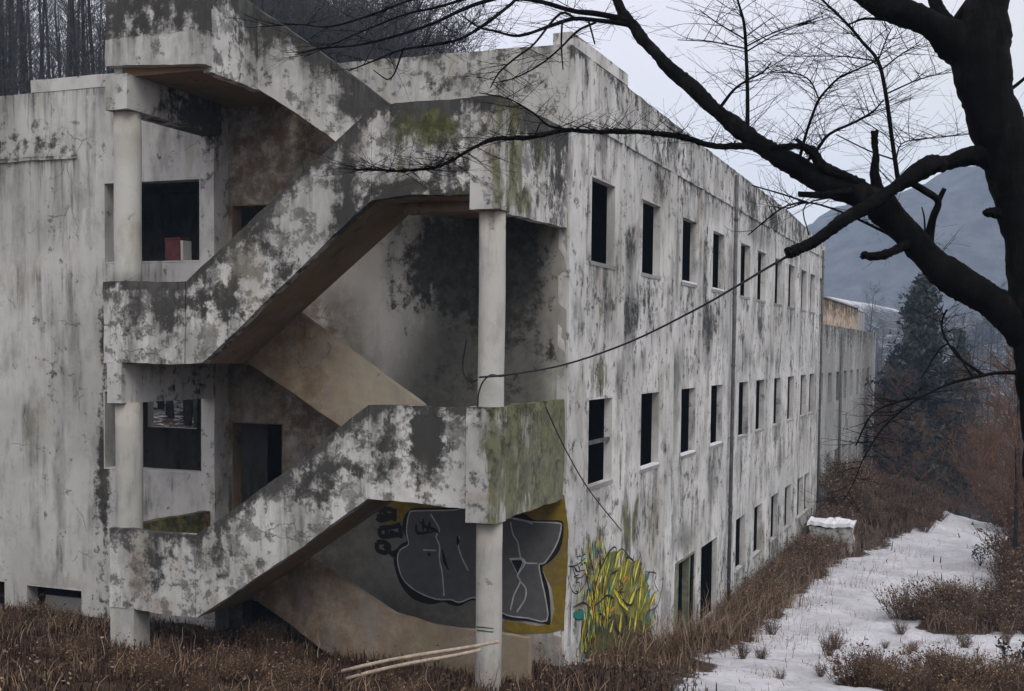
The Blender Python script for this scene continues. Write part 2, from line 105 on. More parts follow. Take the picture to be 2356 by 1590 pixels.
def link(name, me, parent=None, loc=None):
    o = bpy.data.objects.new(name, me)
    COL.objects.link(o)
    if parent:
        o.parent = parent
    if loc is not None:
        o.location = loc
    return o

def mesh(name, V, F, mat, attrs=None, smooth=False):
    me = bpy.data.meshes.new(name)
    me.from_pydata([tuple(map(float, v)) for v in V], [], F)
    if attrs:
        for k, a in attrs.items():
            at = me.attributes.new(k, 'FLOAT', 'POINT')
            at.data.foreach_set('value', np.asarray(a, dtype=np.float32))
    if mat:
        for mm in (mat if isinstance(mat, (list, tuple)) else [mat]):
            me.materials.append(mm)
    if smooth:
        me.polygons.foreach_set('use_smooth', [True] * len(me.polygons))
    me.update()
    return me

def big_mesh(name, V, Q, T, mat, attrs=None):
    """numpy vertices, quads and triangles"""
    me = bpy.data.meshes.new(name)
    V = np.asarray(V, np.float32)
    Q = np.asarray(Q, np.int32).reshape(-1, 4)
    T = np.asarray(T, np.int32).reshape(-1, 3)
    me.vertices.add(len(V))
    me.vertices.foreach_set('co', V.ravel())
    me.loops.add(Q.size + T.size)
    me.loops.foreach_set('vertex_index', np.concatenate([Q.ravel(), T.ravel()]))
    me.polygons.add(len(Q) + len(T))
    st = np.concatenate([np.arange(len(Q)) * 4, Q.size + np.arange(len(T)) * 3])
    me.polygons.foreach_set('loop_start', st.astype(np.int32))
    if attrs:
        for k, a in attrs.items():
            at = me.attributes.new(k, 'FLOAT', 'POINT')
            at.data.foreach_set('value', np.asarray(a, dtype=np.float32))
    me.materials.append(mat)
    me.update(calc_edges=True)
    me.validate()
    return me

def sm(a, b, x):
    t = np.clip((np.asarray(x, float) - a) / (b - a), 0, 1)
    return t * t * (3 - 2 * t)

def wob(P, amp=0.008):
    """hand-cast concrete is never quite straight: a small displacement that depends on position only"""
    x, y, z = P[:, 0], P[:, 1], P[:, 2]
    d = np.stack([np.sin(7.1 * y + 3.3 * z) + .6 * np.sin(19 * z - 11 * y + 1),
                  np.sin(6.3 * x - 4.1 * z + 2) + .6 * np.sin(23 * x + 9 * z),
                  np.sin(5.7 * x + 6.9 * y + 1) + .6 * np.sin(21 * x - 17 * y)], 1)
    return P + d * amp * .5

def blobs(P, L):
    g = np.zeros(len(P))
    for c, r, a in L:
        d = ((P - np.array(c)) / np.array(r))
        g = np.maximum(g, a * np.clip(1 - (d * d).sum(1), 0, 1))
    return g

# ------------------------------------------------------------------ materials
class M_:
    def __init__(s, name):
        s.m = bpy.data.materials.new(name)
        s.m.use_nodes = True
        s.t = s.m.node_tree
        s.b = s.t.nodes['Principled BSDF']
        s.b.inputs['Roughness'].default_value = .9
        s.b.inputs['Specular IOR Level'].default_value = .25
    def n(s, typ, ins=None, **pr):
        nd = s.t.nodes.new(typ)
        for k, v in pr.items():
            setattr(nd, k, v)
        for k, v in (ins or {}).items():
            s.put(nd.inputs[k], v)
        return nd
    def put(s, sock, v):
        if isinstance(v, bpy.types.NodeSocket):
            s.t.links.new(v, sock)
        else:
            sock.default_value = v
    def pos(s):
        return s.n('ShaderNodeTexCoord').outputs['Object']
    def noise(s, vec, scale, detail=6, rough=.6, stretch=None, off=None):
        if stretch or off:
            vec = s.n('ShaderNodeMapping', {'Vector': vec, 'Scale': stretch or (1, 1, 1), 'Location': off or (0, 0, 0)}).outputs[0]
        return s.n('ShaderNodeTexNoise', {'Vector': vec, 'Scale': scale, 'Detail': detail, 'Roughness': rough}).outputs['Fac']
    def ss(s, x, a, b, lo=0., hi=1.):
        return s.n('ShaderNodeMapRange', {0: x, 1: a, 2: b, 3: lo, 4: hi}, interpolation_type='SMOOTHSTEP').outputs[0]
    def ma(s, op, a, b=0., c=None):
        ins = {0: a, 1: b}
        if c is not None:
            ins[2] = c
        return s.n('ShaderNodeMath', ins, operation=op).outputs[0]
    def mix(s, f, a, b):
        nd = s.n('ShaderNodeMix', data_type='RGBA')
        s.put(nd.inputs[0], f)
        for i, v in ((6, a), (7, b)):
            s.put(nd.inputs[i], v if isinstance(v, bpy.types.NodeSocket) else (*v, 1) if len(v) == 3 else v)
        return nd.outputs[2]
    def at(s, name):
        return s.n('ShaderNodeAttribute', attribute_name=name).outputs['Fac']
    def bump(s, h, dist=.02, strength=.6):
        s.put(s.b.inputs['Normal'], s.n('ShaderNodeBump', {'Height': h, 'Distance': dist, 'Strength': strength}).outputs[0])
    def col(s, c):
        s.put(s.b.inputs['Base Color'], c if isinstance(c, bpy.types.NodeSocket) else (*c, 1))

def concrete(name, light=(.60, .60, .595), mid=(.44, .44, .435), bare=(.25, .25, .245), peel=.5, stain=.5, black=0., tan=(.30, .235, .18), sc=1., vs=1.):
    k = M_(name)
    P = k.pos()
    big = k.noise(P, .55 * sc, 4, .6)
    med = k.noise(P, 2.7 * sc, 12, .76, off=(3, 7, 1))
    blot = k.noise(P, 1.5 * sc, 8, .7, stretch=(1, 1, .45), off=(2, 3, 9))
    fine = k.noise(P, 5.5 * sc, 12, .72, off=(9, 2, 5))
    streak = k.noise(P, 2.6 * sc, 7, .62, stretch=(1, 1, .13 * vs))
    streak2 = k.noise(P, 7 * sc, 7, .7, stretch=(1, 1, .12 * vs), off=(4, 4, 0))
    cl = k.noise(P, .9 * sc, 5, .6, off=(11, 3, 2))
    gr, mo, ru, run, stain_shade = k.at('grime'), k.at('moss'), k.at('rust'), k.at('run'), k.at('stain_shade')
    c = k.mix(k.ss(big, .35, .65), light, mid)
    c = k.mix(k.ma('MULTIPLY', ru, k.ss(med, .25, .6)), c, tan)  # this attribute mixes in the tan tone
    c = k.mix(k.ma('MULTIPLY', k.ss(blot, .48, .66), .8 * stain), c, (.27, .27, .265))
    # rain streaks
    s1 = k.ma('MULTIPLY', k.ss(streak, .46, .70), k.ss(cl, .44, .62))
    c = k.mix(k.ma('MULTIPLY', s1, stain), c, (.20, .20, .195))
    s2 = k.ma('MULTIPLY', k.ma('MULTIPLY', k.ss(streak2, .52, .68), k.ss(streak, .44, .6)), k.ss(cl, .40, .60))
    c = k.mix(k.ma('MULTIPLY', s2, stain * .9), c, (.13, .13, .125))
    # paint peeled down to the plaster
    pv = k.ma('ADD', k.ma('MULTIPLY', med, .6), k.ma('MULTIPLY', fine, .4))
    pv = k.ma('ADD', pv, k.ma('MULTIPLY', gr, .10))
    pm = k.ss(pv, .60 - .10 * peel, .64 - .10 * peel)
    c = k.mix(k.ma('MULTIPLY', pm, .8), c, k.mix(k.ss(fine, .36, .62), tuple(v * 1.45 for v in bare), tuple(v * .5 for v in bare)))
    # black growth: speckled where sparse, closed where the grime is heavy
    bv = k.ma('ADD', k.ma('MULTIPLY', fine, .55), k.ma('MULTIPLY', streak, .45))
    bv = k.ma('ADD', bv, k.ma('MULTIPLY', gr, .30))
    bm = k.ss(bv, .645 - black, .75 - black)
    c = k.mix(k.ma('MULTIPLY', bm, .93), c, (.035, .035, .033))
    sp = k.ss(k.noise(P, 26 * sc, 4, .6), .66, .72)
    c = k.mix(k.ma('MULTIPLY', sp, .55), c, (.09, .09, .085))
    rn = k.ma('MULTIPLY', run, k.ss(streak, .40, .60))
    c = k.mix(k.ma('MULTIPLY', rn, .85), c, k.mix(k.ss(fine, .4, .6), (.055, .055, .052), (.11, .11, .105)))
    drip = k.noise(P, 9 * sc, 6, .62, stretch=(1, 1, .05 * vs), off=(6, 1, 2))
    dm = k.ma('MULTIPLY', k.ma('MULTIPLY', k.ss(drip, .50, .62), k.ss(fine, .34, .52)), k.ma('MULTIPLY', run, 1.0))
    c = k.mix(k.ma('MINIMUM', dm, .95), c, (.04, .04, .037))
    wm = k.ma('MULTIPLY', k.ss(k.noise(P, 1.3, 6, .65, stretch=(1, 1, .4), off=(13, 5, 7)), .54, .70), .45)
    c = k.mix(wm, c, (.23, .20, .13))
    wp = k.n('ShaderNodeVectorMath', {0: P, 1: k.n('ShaderNodeVectorMath', {0: k.n('ShaderNodeTexNoise', {'Vector': P, 'Scale': 2.5, 'Detail': 6}).outputs['Color'], 1: (.45, .45, .45)}, operation='MULTIPLY').outputs[0]}, operation='ADD').outputs[0]
    vor = k.n('ShaderNodeTexVoronoi', {'Vector': wp, 'Scale': .55}, feature='DISTANCE_TO_EDGE').outputs['Distance']
    ck = k.ma('MULTIPLY', k.ss(vor, .0015, .0055, 1., 0.), k.ss(cl, .53, .62))
    c = k.mix(k.ma('MULTIPLY', ck, .5), c, (.07, .07, .068))
    so_ = k.ma('MULTIPLY', stain_shade, k.ss(k.ma('ADD', blot, k.ma('MULTIPLY', stain_shade, .35)), .42, .66))
    c = k.mix(k.ma('MULTIPLY', so_, .9), c, k.mix(k.ss(fine, .4, .6), (.075, .075, .07), (.035, .035, .032)))  # dark layer: facade stains, and shade painted into the stair well
    # moss
    mv = k.ma('ADD', k.ma('MULTIPLY', k.noise(P, 4.2, 9, .7, stretch=(1, 1, .35), off=(1, 8, 3)), 1.), k.ma('MULTIPLY', mo, .45))
    mm = k.ss(mv, .74, .90)
    c = k.mix(k.ma('MULTIPLY', mm, .85), c, k.mix(k.ss(fine, .4, .6), (.135, .14, .055), (.045, .05, .015)))
    tint = k.n('ShaderNodeMix', data_type='RGBA', blend_type='MULTIPLY')
    tint.inputs[0].default_value = 1.
    k.put(tint.inputs[6], c)
    tint.inputs[7].default_value = (1.0, .988, .945, 1)
    k.col(tint.outputs[2])
    h = k.ma('SUBTRACT', k.ma('SUBTRACT', k.ma('MULTIPLY', fine, .5), k.ma('MULTIPLY', pm, .35)), k.ma('MULTIPLY', ck, .5))
    k.bump(h, .02, .7)
    return k.m

CONC = concrete('weathered_white_paint', peel=.45, stain=.8, black=.03)
FACADE = concrete('weathered_facade_paint', light=(.68, .68, .675), mid=(.50, .50, .495), bare=(.21, .21, .205), peel=.52, stain=1.1, black=.075, vs=2.2)
WING = concrete('wing_wall_paint', light=(.58, .58, .57), mid=(.45, .45, .44), peel=.28, stain=.95, black=.02)
PARA = concrete('blackened_parapet_paint', light=(.68, .68, .675), mid=(.46, .46, .455), bare=(.20, .20, .195), peel=.95, stain=.9, black=.085)
COLM = concrete('column_paint', light=(.53, .53, .51), mid=(.43, .425, .40), peel=.0, stain=.75, black=-.02)
INNER = concrete('stair_well_paint', light=(.62, .605, .57), mid=(.50, .49, .44), bare=(.2, .195, .175), peel=.2, stain=.6, black=.02, tan=(.12, .075, .045))
TANP = concrete('tan_stair_plaster', light=(.42, .35, .275), mid=(.30, .27, .18), bare=(.2, .16, .11), peel=.2, stain=.6, tan=(.15, .095, .058))
BARE = concrete('bare_sill_concrete', light=(.34, .34, .335), mid=(.22, .22, .215), peel=.6, stain=.8, black=.05)
SOFF = concrete('bare_soffit_concrete', light=(.25, .15, .085), mid=(.15, .115, .055), bare=(.10, .075, .05), peel=.4, stain=.5, tan=(.11, .075, .05))

def plain(name, c, rough=.85, var=.35, scale=6, bump=.3):
    k = M_(name)
    P = k.pos()
    nz = k.noise(P, scale, 8, .65)
    lo = tuple(v * (1 - var) for v in c)
    hi = tuple(min(1, v * (1 + var)) for v in c)
    k.col(k.mix(k.ss(nz, .3, .7), lo, hi))
    k.b.inputs['Roughness'].default_value = rough
    k.bump(nz, .01, bump)
    return k.m

DARK = plain('shaded_room_plaster', (.008, .008, .008))  # near-black: the darkness of the rooms is put into the colour
PIPE = plain('dull_pipe_paint', (.10, .10, .10), .6)
RUSTY = plain('rusty_steel', (.16, .07, .04), .8)
CABLE = plain('black_cable', (.02, .02, .022), .5)
PALEWOOD = plain('weathered_pale_wood', (.42, .34, .26), .8, .3, 14)
DOORP = plain('dull_green_door_paint', (.17, .18, .12), .7)
BOARD = plain('grey_board', (.17, .17, .165), .8, .25, 3)
REDBOX = plain('dark_red_paint', (.11, .03, .03), .7)
SNOWM = plain('snow', (.80, .80, .83), .7, .06, 5, .5)
ROOFM = plain('roof_concrete', (.22, .22, .21))

def bark(name, c):
    k = M_(name)
    P = k.pos()
    n1 = k.noise(P, 16, 8, .7, stretch=(1, 1, .22))
    n2 = k.noise(P, 4, 6, .6)
    k.col(k.mix(k.ss(n1, .35, .65), tuple(v * .45 for v in c), k.mix(k.ss(n2, .48, .66), c, tuple(v * 3.2 for v in c))))
    k.bump(n1, .03, .9)
    k.b.inputs['Specular IOR Level'].default_value = .1
    return k.m
BARK = bark('wet_dark_bark', (.006, .0056, .006))
BARK2 = bark('grey_bark', (.030, .028, .028))
TWIG = plain('bare_twigs', (.050, .046, .044), .9, .3, 3, 0)
BROWNTWIG = plain('brown_twigs', (.12, .062, .033), .9, .4, 3, 0)

def tone_mat(name, a, b, c):
    k = M_(name)
    t = k.at('tone')
    k.col(k.mix(k.ss(t, .5, 1.), k.mix(k.ss(t, 0., .5), a, b), c))
    k.b.inputs['Roughness'].default_value = .8
    return k.m
DARKWEEDM = tone_mat('dark_weeds', (.016, .007, .003), (.046, .023, .012), (.15, .09, .055))  # darker copy of the weed tones for the ground before the stair
GRASSM = tone_mat('dry_weeds', (.040, .021, .012), (.12, .072, .043), (.36, .26, .18))
LEAFM = tone_mat('dry_leaves', (.036, .018, .010), (.115, .07, .043), (.36, .25, .165))
NEEDLE = tone_mat('conifer_needles', (.016, .019, .016), (.034, .037, .032), (.075, .08, .075))
DLEAF = plain('dark_evergreen_leaf', (.02, .026, .02), .5, .3, 5, 0)

# ------------------------------------------------------------------ solid builders
def frame_map(axis):
    # (u, w, z) -> world ; u runs along the wall, w is its depth (towards the outside)
    if axis == 'x':      # wall in the XZ plane, outside towards -Y
        return lambda u, w, z: np.stack([u, -w, z], 1)
    return lambda u, w, z: np.stack([w, u, z], 1)   # wall in the YZ plane, outside towards +X

def lines(a, b, cuts, cell):
    pts = sorted(set([round(a, 4), round(b, 4)] + [round(c, 4) for c in cuts if a < c < b]))
    out = [pts[0]]
    for p, q in zip(pts, pts[1:]):
        n = max(1, int(round((q - p) / cell)))
        out += [p + (q - p) * (i + 1) / n for i in range(n)]
    return np.array(out)

def wall(name, axis, u0, u1, z0, z1, w, thick, mat, parent, holes=(), cell=.22, warp=None, grime=None, moss=None, rust=None, wobble=.008, stain_shade=None, run=None):
    """one slab of wall with real openings; w is the outer face"""
    us = lines(u0, u1, [h[0] for h in holes] + [h[1] for h in holes], cell)
    zs = lines(z0, z1, [h[2] for h in holes] + [h[3] for h in holes], cell)
    nu, nz = len(us), len(zs)
    uc, zc = (us[:-1] + us[1:]) / 2, (zs[:-1] + zs[1:]) / 2
    solid = np.ones((nu - 1, nz - 1), bool)
    for a, b, c, d in holes:
        solid[np.ix_((uc > a) & (uc < b), (zc > c) & (zc < d))] = False
    UU, ZZ = np.meshgrid(us, zs, indexing='ij')
    u, z = UU.ravel(), ZZ.ravel()
    n = nu * nz
    mp = frame_map(axis)
    V = np.concatenate([mp(u, np.full(n, w), z), mp(u, np.full(n, w - thick), z)])
    if warp:
        V = warp(V)
    A = V.copy()
    V = wob(V, wobble)
    I = lambda i, j, s=0: s * n + i * nz + j
    F = []
    sol = lambda i, j: 0 <= i < nu - 1 and 0 <= j < nz - 1 and solid[i, j]
    for i in range(nu - 1):
        for j in range(nz - 1):
            if not solid[i, j]:
                continue
            F.append((I(i, j), I(i + 1, j), I(i + 1, j + 1), I(i, j + 1)))
            F.append((I(i, j, 1), I(i, j + 1, 1), I(i + 1, j + 1, 1), I(i + 1, j, 1)))
            if not sol(i - 1, j): F.append((I(i, j), I(i, j + 1), I(i, j + 1, 1), I(i, j, 1)))
            if not sol(i + 1, j): F.append((I(i + 1, j), I(i + 1, j, 1), I(i + 1, j + 1, 1), I(i + 1, j + 1)))
            if not sol(i, j - 1): F.append((I(i, j), I(i, j, 1), I(i + 1, j, 1), I(i + 1, j)))
            if not sol(i, j + 1): F.append((I(i, j + 1), I(i + 1, j + 1), I(i + 1, j + 1, 1), I(i, j + 1, 1)))
    if axis == 'y':
        F = [f[::-1] for f in F] if False else F
    used = np.zeros(2 * n, bool)
    used[np.array(F).ravel()] = True
    idx = np.cumsum(used) - 1
    F = [tuple(int(idx[q]) for q in f) for f in F]
    V, A = V[used], A[used]
    at = {}
    for k, fn in (('grime', grime), ('moss', moss), ('rust', rust), ('stain_shade', stain_shade), ('run', run)):
        if fn is not None:
            at[k] = fn(A)
    me = mesh(name, V, F, mat, at)
    return link(name, me, parent)

def box(name, x0, x1, y0, y1, z0, z1, mat, parent=None, cell=.3, grime=None, moss=None, rust=None, wobble=.006, stain_shade=None):
    """a solid block with gridded faces"""
    return wall(name, 'x', x0, x1, z0, z1, -y0, y1 - y0, mat, parent, (), cell, None, grime, moss, rust, wobble, stain_shade)

def strip(name, top, bot, y0, y1, mat, parent, axis='x', cell=.13, g_top=.9, g_len=.28, g_bot=0., moss=None, grime=None, rust=None):
    """a parapet whose top and bottom follow polylines [(u, z)...]; y0 outer face, y1 inner face"""
    tu, tz = zip(*top)
    bu, bz = zip(*bot)
    a, b = max(tu[0], bu[0]), min(tu[-1], bu[-1])
    us = lines(a, b, list(tu) + list(bu), cell)
    hgt = np.interp(us, tu, tz) - np.interp(us, bu, bz)
    nv = max(2, int(hgt.max() / cell)) + 1
    nu = len(us)
    zt, zb = np.interp(us, tu, tz), np.interp(us, bu, bz)
    tt = np.linspace(0, 1, nv)
    Z = zb[:, None] + (zt - zb)[:, None] * tt[None]
    U = np.repeat(us[:, None], nv, 1)
    u, z = U.ravel(), Z.ravel()
    n = nu * nv
    if axis == 'x':
        V = np.concatenate([np.stack([u, np.full(n, y0), z], 1), np.stack([u, np.full(n, y1), z], 1)])
    else:
        V = np.concatenate([np.stack([np.full(n, y0), u, z], 1), np.stack([np.full(n, y1), u, z], 1)])
    dtop = np.tile(((zt - zb)[:, None] * (1 - tt)[None]).ravel(), 2)
    dbot = np.tile(((zt - zb)[:, None] * tt[None]).ravel(), 2)
    g = g_top * np.exp(-(dtop / g_len) ** 1.3) + g_bot * np.exp(-dbot / .2)
    if grime:
        g = np.maximum(g, grime(V))
    at = {'grime': g, 'run': np.clip(g_top * 1.1, 0, .9) * np.exp(-dtop / .42)}
    if moss: at['moss'] = moss(V)
    if rust: at['rust'] = rust(V)
    V = wob(V, .012)
    I = lambda i, j, s=0: s * n + i * nv + j
    F = []
    for i in range(nu - 1):
        for j in range(nv - 1):
            F.append((I(i, j), I(i + 1, j), I(i + 1, j + 1), I(i, j + 1)))
            F.append((I(i, j, 1), I(i, j + 1, 1), I(i + 1, j + 1, 1), I(i + 1, j, 1)))
        F.append((I(i, 0), I(i, 0, 1), I(i + 1, 0, 1), I(i + 1, 0)))
        F.append((I(i, nv - 1), I(i + 1, nv - 1), I(i + 1, nv - 1, 1), I(i, nv - 1, 1)))
    for j in range(nv - 1):
        F.append((I(0, j), I(0, j + 1), I(0, j + 1, 1), I(0, j, 1)))
        F.append((I(nu - 1, j), I(nu - 1, j, 1), I(nu - 1, j + 1, 1), I(nu - 1, j + 1)))
    return link(name, mesh(name, V, F, mat, at), parent)

def ring(name, axis, u0, u1, z0, z1, w, thick, lip, mat, parent):
    """the rendered lining of an opening"""
    mp = frame_map(axis)
    U = np.array([u0, u1, u1, u0, u0 + lip, u1 - lip, u1 - lip, u0 + lip] * 2)
    Z = np.array([z0, z0, z1, z1, z0 + lip, z0 + lip, z1 - lip, z1 - lip] * 2)
    Wd = np.array([w] * 8 + [w - thick] * 8)
    V = mp(U, Wd, Z)
    F = []
    for a in range(4):
        b = (a + 1) % 4
        F += [(a, b, b + 4, a + 4), (a + 8, a + 12, b + 12, b + 8), (a + 4, b + 4, b + 12, a + 12), (a, a + 8, b + 8, b)]
    return link(name, mesh(name, V, F, mat), parent)

def tube(V, F, pts, rad, sides=6, cap=True):
    pts = [np.asarray(p, float) for p in pts]
    n = len(pts)
    base = len(V)
    prev = None
    for i in range(n):
        d = pts[min(i + 1, n - 1)] - pts[max(i - 1, 0)]
        d /= (np.linalg.norm(d) + 1e-9)
        if prev is None:
            a = np.cross(d, (0, 0, 1.)) if abs(d[2]) < .9 else np.cross(d, (1., 0, 0))
        else:
            a = prev - d * prev.dot(d)
        a /= (np.linalg.norm(a) + 1e-9)
        prev = a
        b = np.cross(d, a)
        for s in range(sides):
            t = 2 * pi * s / sides
            V.append(pts[i] + (a * cos(t) + b * sin(t)) * rad[i])
    for i in range(n - 1):
        for s in range(sides):
            q = (s + 1) % sides
            F.append((base + i * sides + s, base + i * sides + q, base + (i + 1) * sides + q, base + (i + 1) * sides + s))
    if cap:
        F.append(tuple(base + (n - 1) * sides + s for s in range(sides)))
        F.append(tuple(base + s for s in reversed(range(sides))))

def tube_obj(name, pts, rad, mat, parent=None, sides=8, smooth=True):
    V, F = [], []
    tube(V, F, pts, rad if hasattr(rad, '__len__') else [rad] * len(pts), sides)
    return link(name, mesh(name, V, F, mat, smooth=smooth), parent)

def catmull(pts, n=4):
    P = [np.asarray(p, float) for p in pts]
    P = [2 * P[0] - P[1]] + P + [2 * P[-1] - P[-2]]
    out = []
    for i in range(1, len(P) - 2):
        for k in range(n):
            t = k / n
            a, b, c, d = P[i - 1:i + 3]
            out.append(.5 * ((2 * b) + (c - a) * t + (2 * a - 5 * b + 4 * c - d) * t * t + (3 * b - a - 3 * c + d) * t ** 3))
    out.append(P[-2])
    return out

# ------------------------------------------------------------------ ground
def gz(x, y):
    x, y = np.asarray(x, float), np.asarray(y, float)
    b = np.interp(y, [-60, -30, -16.4, -6, -3, 0, 3, 6, 10, 14, 33, 37, 48, 62, 85, 110, 150, 200, 260, 330],
                  [3., .3, -1.75, -3.9, -4.42, -4.7, -5.2, -5.65, -6.2, -6.5, -6.6, -7.2, -10, -13.5, -15.5, -13, -5, 5, 8, 6])
    left = sm(-10, -20, x)
    bl = np.interp(y, [-60, -16, 0, 20, 45, 90, 330], [3, -1.75, -4.6, -2.5, 1.5, 7, 12]) + sm(-18, -70, x) * 9
    b = b * (1 - left) + bl * left
    b = b + sm(9, 26, x) * sm(0, 25, y) * sm(60, 30, y) * 2.2
    # brushy bank left of the far end of the path, and a snowy mound against the wall
    b = b + 1.05 * np.exp(-((x - 2.6) / 1.7) ** 2 - ((y - 33.5) / 4.2) ** 2) + 1.3 * np.exp(-((x - .9) / .8) ** 2 - ((y - 31) / 3.) ** 2)
    b = b + .06 * np.sin(1.7 * x + .9 * y) * np.sin(.8 * x - 1.9 * y) + .03 * np.sin(4.1 * x) * np.sin(3.7 * y) + .025 * np.sin(7.3 * x + 2 * y) * np.sin(6.1 * y - x)
    px_ = x - np.interp(y, [0, 8, 20, 30], [3.3, 3.4, 3.9, 5.0]) - .25 * np.sin(.7 * y)
    b = b - .05 * (np.exp(-((px_ - .35) / .28) ** 2) + np.exp(-((px_ + .4) / .25) ** 2)) * (.5 + .5 * np.sin(9 * y + 3 * np.sin(2 * x)))
    return b

def snow_mask(x, y):
    x, y = np.asarray(x, float), np.asarray(y, float)
    wv = .25 * np.sin(1.1 * y) + .15 * np.sin(2.7 * y + x)
    l = np.interp(y, [-4, 1, 4, 8, 13, 20, 24, 29, 34], [2.2, 1.85, 1.55, 1.5, 1.2, 1.55, 2.3, 3.7, 4.8]) + wv * .6
    r = np.interp(y, [-4, 2, 5, 10, 16, 22, 28, 34], [6.2, 6.0, 5.4, 7.2, 6.6, 6.3, 6.3, 6.4]) + wv
    s = sm(-.75, .45, x - l) * sm(.6, -.4, x - r)
    isl = np.exp(-((x - 5.7 + .25 * np.sin(2.2 * y)) / 1.75) ** 2 - ((y - 14.4 + .8 * np.sin(1.7 * x)) / 2.3) ** 2)
    s = s * (1 - sm(.3, .6, isl))
    near = np.exp(-((x - 5.0) / 1.6) ** 2 - ((y - 2.6) / 2.0) ** 2)
    s = s * (1 - sm(.25, .7, near))
    s = s * sm(-1.5, .8, y + .4 * x - .3) * sm(37, 33, y)
    s = np.maximum(s, .9 * np.exp(-((x - .95) / .55) ** 2 - ((y - 30.5) / 2.0) ** 2))
    s = np.maximum(s, .40 * sm(.2, .6, x) * sm(2, 4, y) * sm(34, 28, y) * (x < 3) * (.6 + .5 * np.sin(1.9 * y + 2 * x) * np.sin(.8 * y)))
    far = sm(70, 130, y) * .34 + sm(-12, -22, x) * .5
    patch = sm(6.5, 8, x) * .48 * sm(2, 6, y) * sm(60, 40, y)
    return np.maximum(np.maximum(s, far), patch)

def axis_pts(segs):
    out = []
    for a, b, st in segs:
        out += list(np.arange(a, b - 1e-6, st))
    return np.array(out + [segs[-1][1]])
gx = axis_pts([(-260, -60, 10), (-60, -16, 2.2), (-16, 14, .3), (14, 60, 2.2), (60, 260, 10)])
gy = axis_pts([(-60, -18, 3), (-18, 38, .3), (38, 120, 2.2), (120, 330, 7)])
GX, GY = np.meshgrid(gx, gy, indexing='ij')
GZ = gz(GX, GY)
n1, n2 = len(gx), len(gy)
ii, jj = np.meshgrid(np.arange(n1 - 1), np.arange(n2 - 1), indexing='ij')
q0 = (ii * n2 + jj).ravel()
Q = np.stack([q0, q0 + n2, q0 + n2 + 1, q0 + 1], 1)
k = M_('snowy_ground')
P = k.pos()
sn = k.at('snow')
nf = k.noise(P, 3.2, 11, .74)
nb = k.noise(P, .5, 5, .6, off=(5, 1, 0))
wd = k.at('woods')
earth = k.mix(k.ss(k.noise(P, 14, 8, .7), .35, .7), (.035, .022, .014), (.10, .062, .038))
earth = k.mix(wd, earth, k.mix(k.ss(k.noise(P, .8, 8, .7), .35, .65), (.030, .030, .033), (.075, .075, .08)))
sf = k.ma('ADD', sn, k.ma('MULTIPLY', k.ma('SUBTRACT', k.ma('ADD', k.ma('MULTIPLY', nf, .6), k.ma('MULTIPLY', nb, .4)), .5), 2.4))
smk = k.ss(sf, .42, .58)
snowc = k.mix(k.ss(k.noise(P, 1.1, 6, .6), .3, .7), (.50, .50, .52), (.70, .695, .73))
litter = k.ma('MAXIMUM', k.ss(k.noise(P, 21, 6, .7, off=(2, 2, 2)), .62, .70), k.ma('MULTIPLY', k.ss(k.noise(P, 5, 9, .78, off=(7, 2, 2)), .52, .64), 1.))
snowc = k.mix(k.ma('MULTIPLY', litter, .5), snowc, (.24, .21, .18))
k.col(k.mix(smk, earth, snowc))
k.bump(k.ma('ADD', k.ma('MULTIPLY', k.noise(P, 4.5, 10, .66), 1.1), k.ma('MULTIPLY', smk, .5)), .09, .9)
GROUND = k.m
gm = big_mesh('ground', np.stack([GX.ravel(), GY.ravel(), GZ.ravel()], 1), Q, [], GROUND, {'snow': snow_mask(GX, GY).ravel(), 'woods': sm(40, 52, GY).ravel()})
gm.polygons.foreach_set('use_smooth', [True] * len(gm.polygons))
tag(link('ground', gm), 'snow covered path and brown winter ground around the building', kind='structure')

# far mountain
mx = np.linspace(-420, 420, 150)
my = np.linspace(300, 620, 70)
MX, MY = np.meshgrid(mx, my, indexing='ij')
ridge = np.interp(MX, [-420, -160, -75, -58, -40, -10, 40, 140, 260, 420], [30, 34, 40, 52, 62, 70, 80, 96, 92, 80])
prof = np.exp(-((MY - 450) / 85) ** 2)
nz_ = 3.2 * np.sin(MX / 17.) * np.sin(MY / 23.) + 2.2 * np.sin(MX / 7.3 + MY / 11) + 1.2 * np.sin(MX / 3.1 - MY / 5.3)
MZ = ridge * prof + nz_ * np.clip(prof * 1.3, .1, 1) * .8 - 6
a1, a2 = len(mx), len(my)
ii, jj = np.meshgrid(np.arange(a1 - 1), np.arange(a2 - 1), indexing='ij')
q0 = (ii * a2 + jj).ravel()
k = M_('wooded_mountain')
P = k.pos()
k.col(k.mix(k.ss(k.noise(P, .12, 10, .7), .35, .70), (.06, .062, .068), (.13, .13, .14)))
k.bump(k.noise(P, .25, 8, .7), 1., .4)
mo_ = big_mesh('mountain', np.stack([MX.ravel(), MY.ravel(), MZ.ravel()], 1), np.stack([q0, q0 + a2, q0 + a2 + 1, q0 + 1], 1), [], k.m)
tag(link('mountain', mo_), 'hazy blue grey mountain beyond the valley', kind='structure')

# ------------------------------------------------------------------ the building
YW = -.35                      # face of the left wing; the end wall behind the stair stands at Y = 0
BLD = tag(empty('abandoned_building', (0, 0, 0)), 'long three storey abandoned white concrete building with peeling paint and empty windows', 'building')

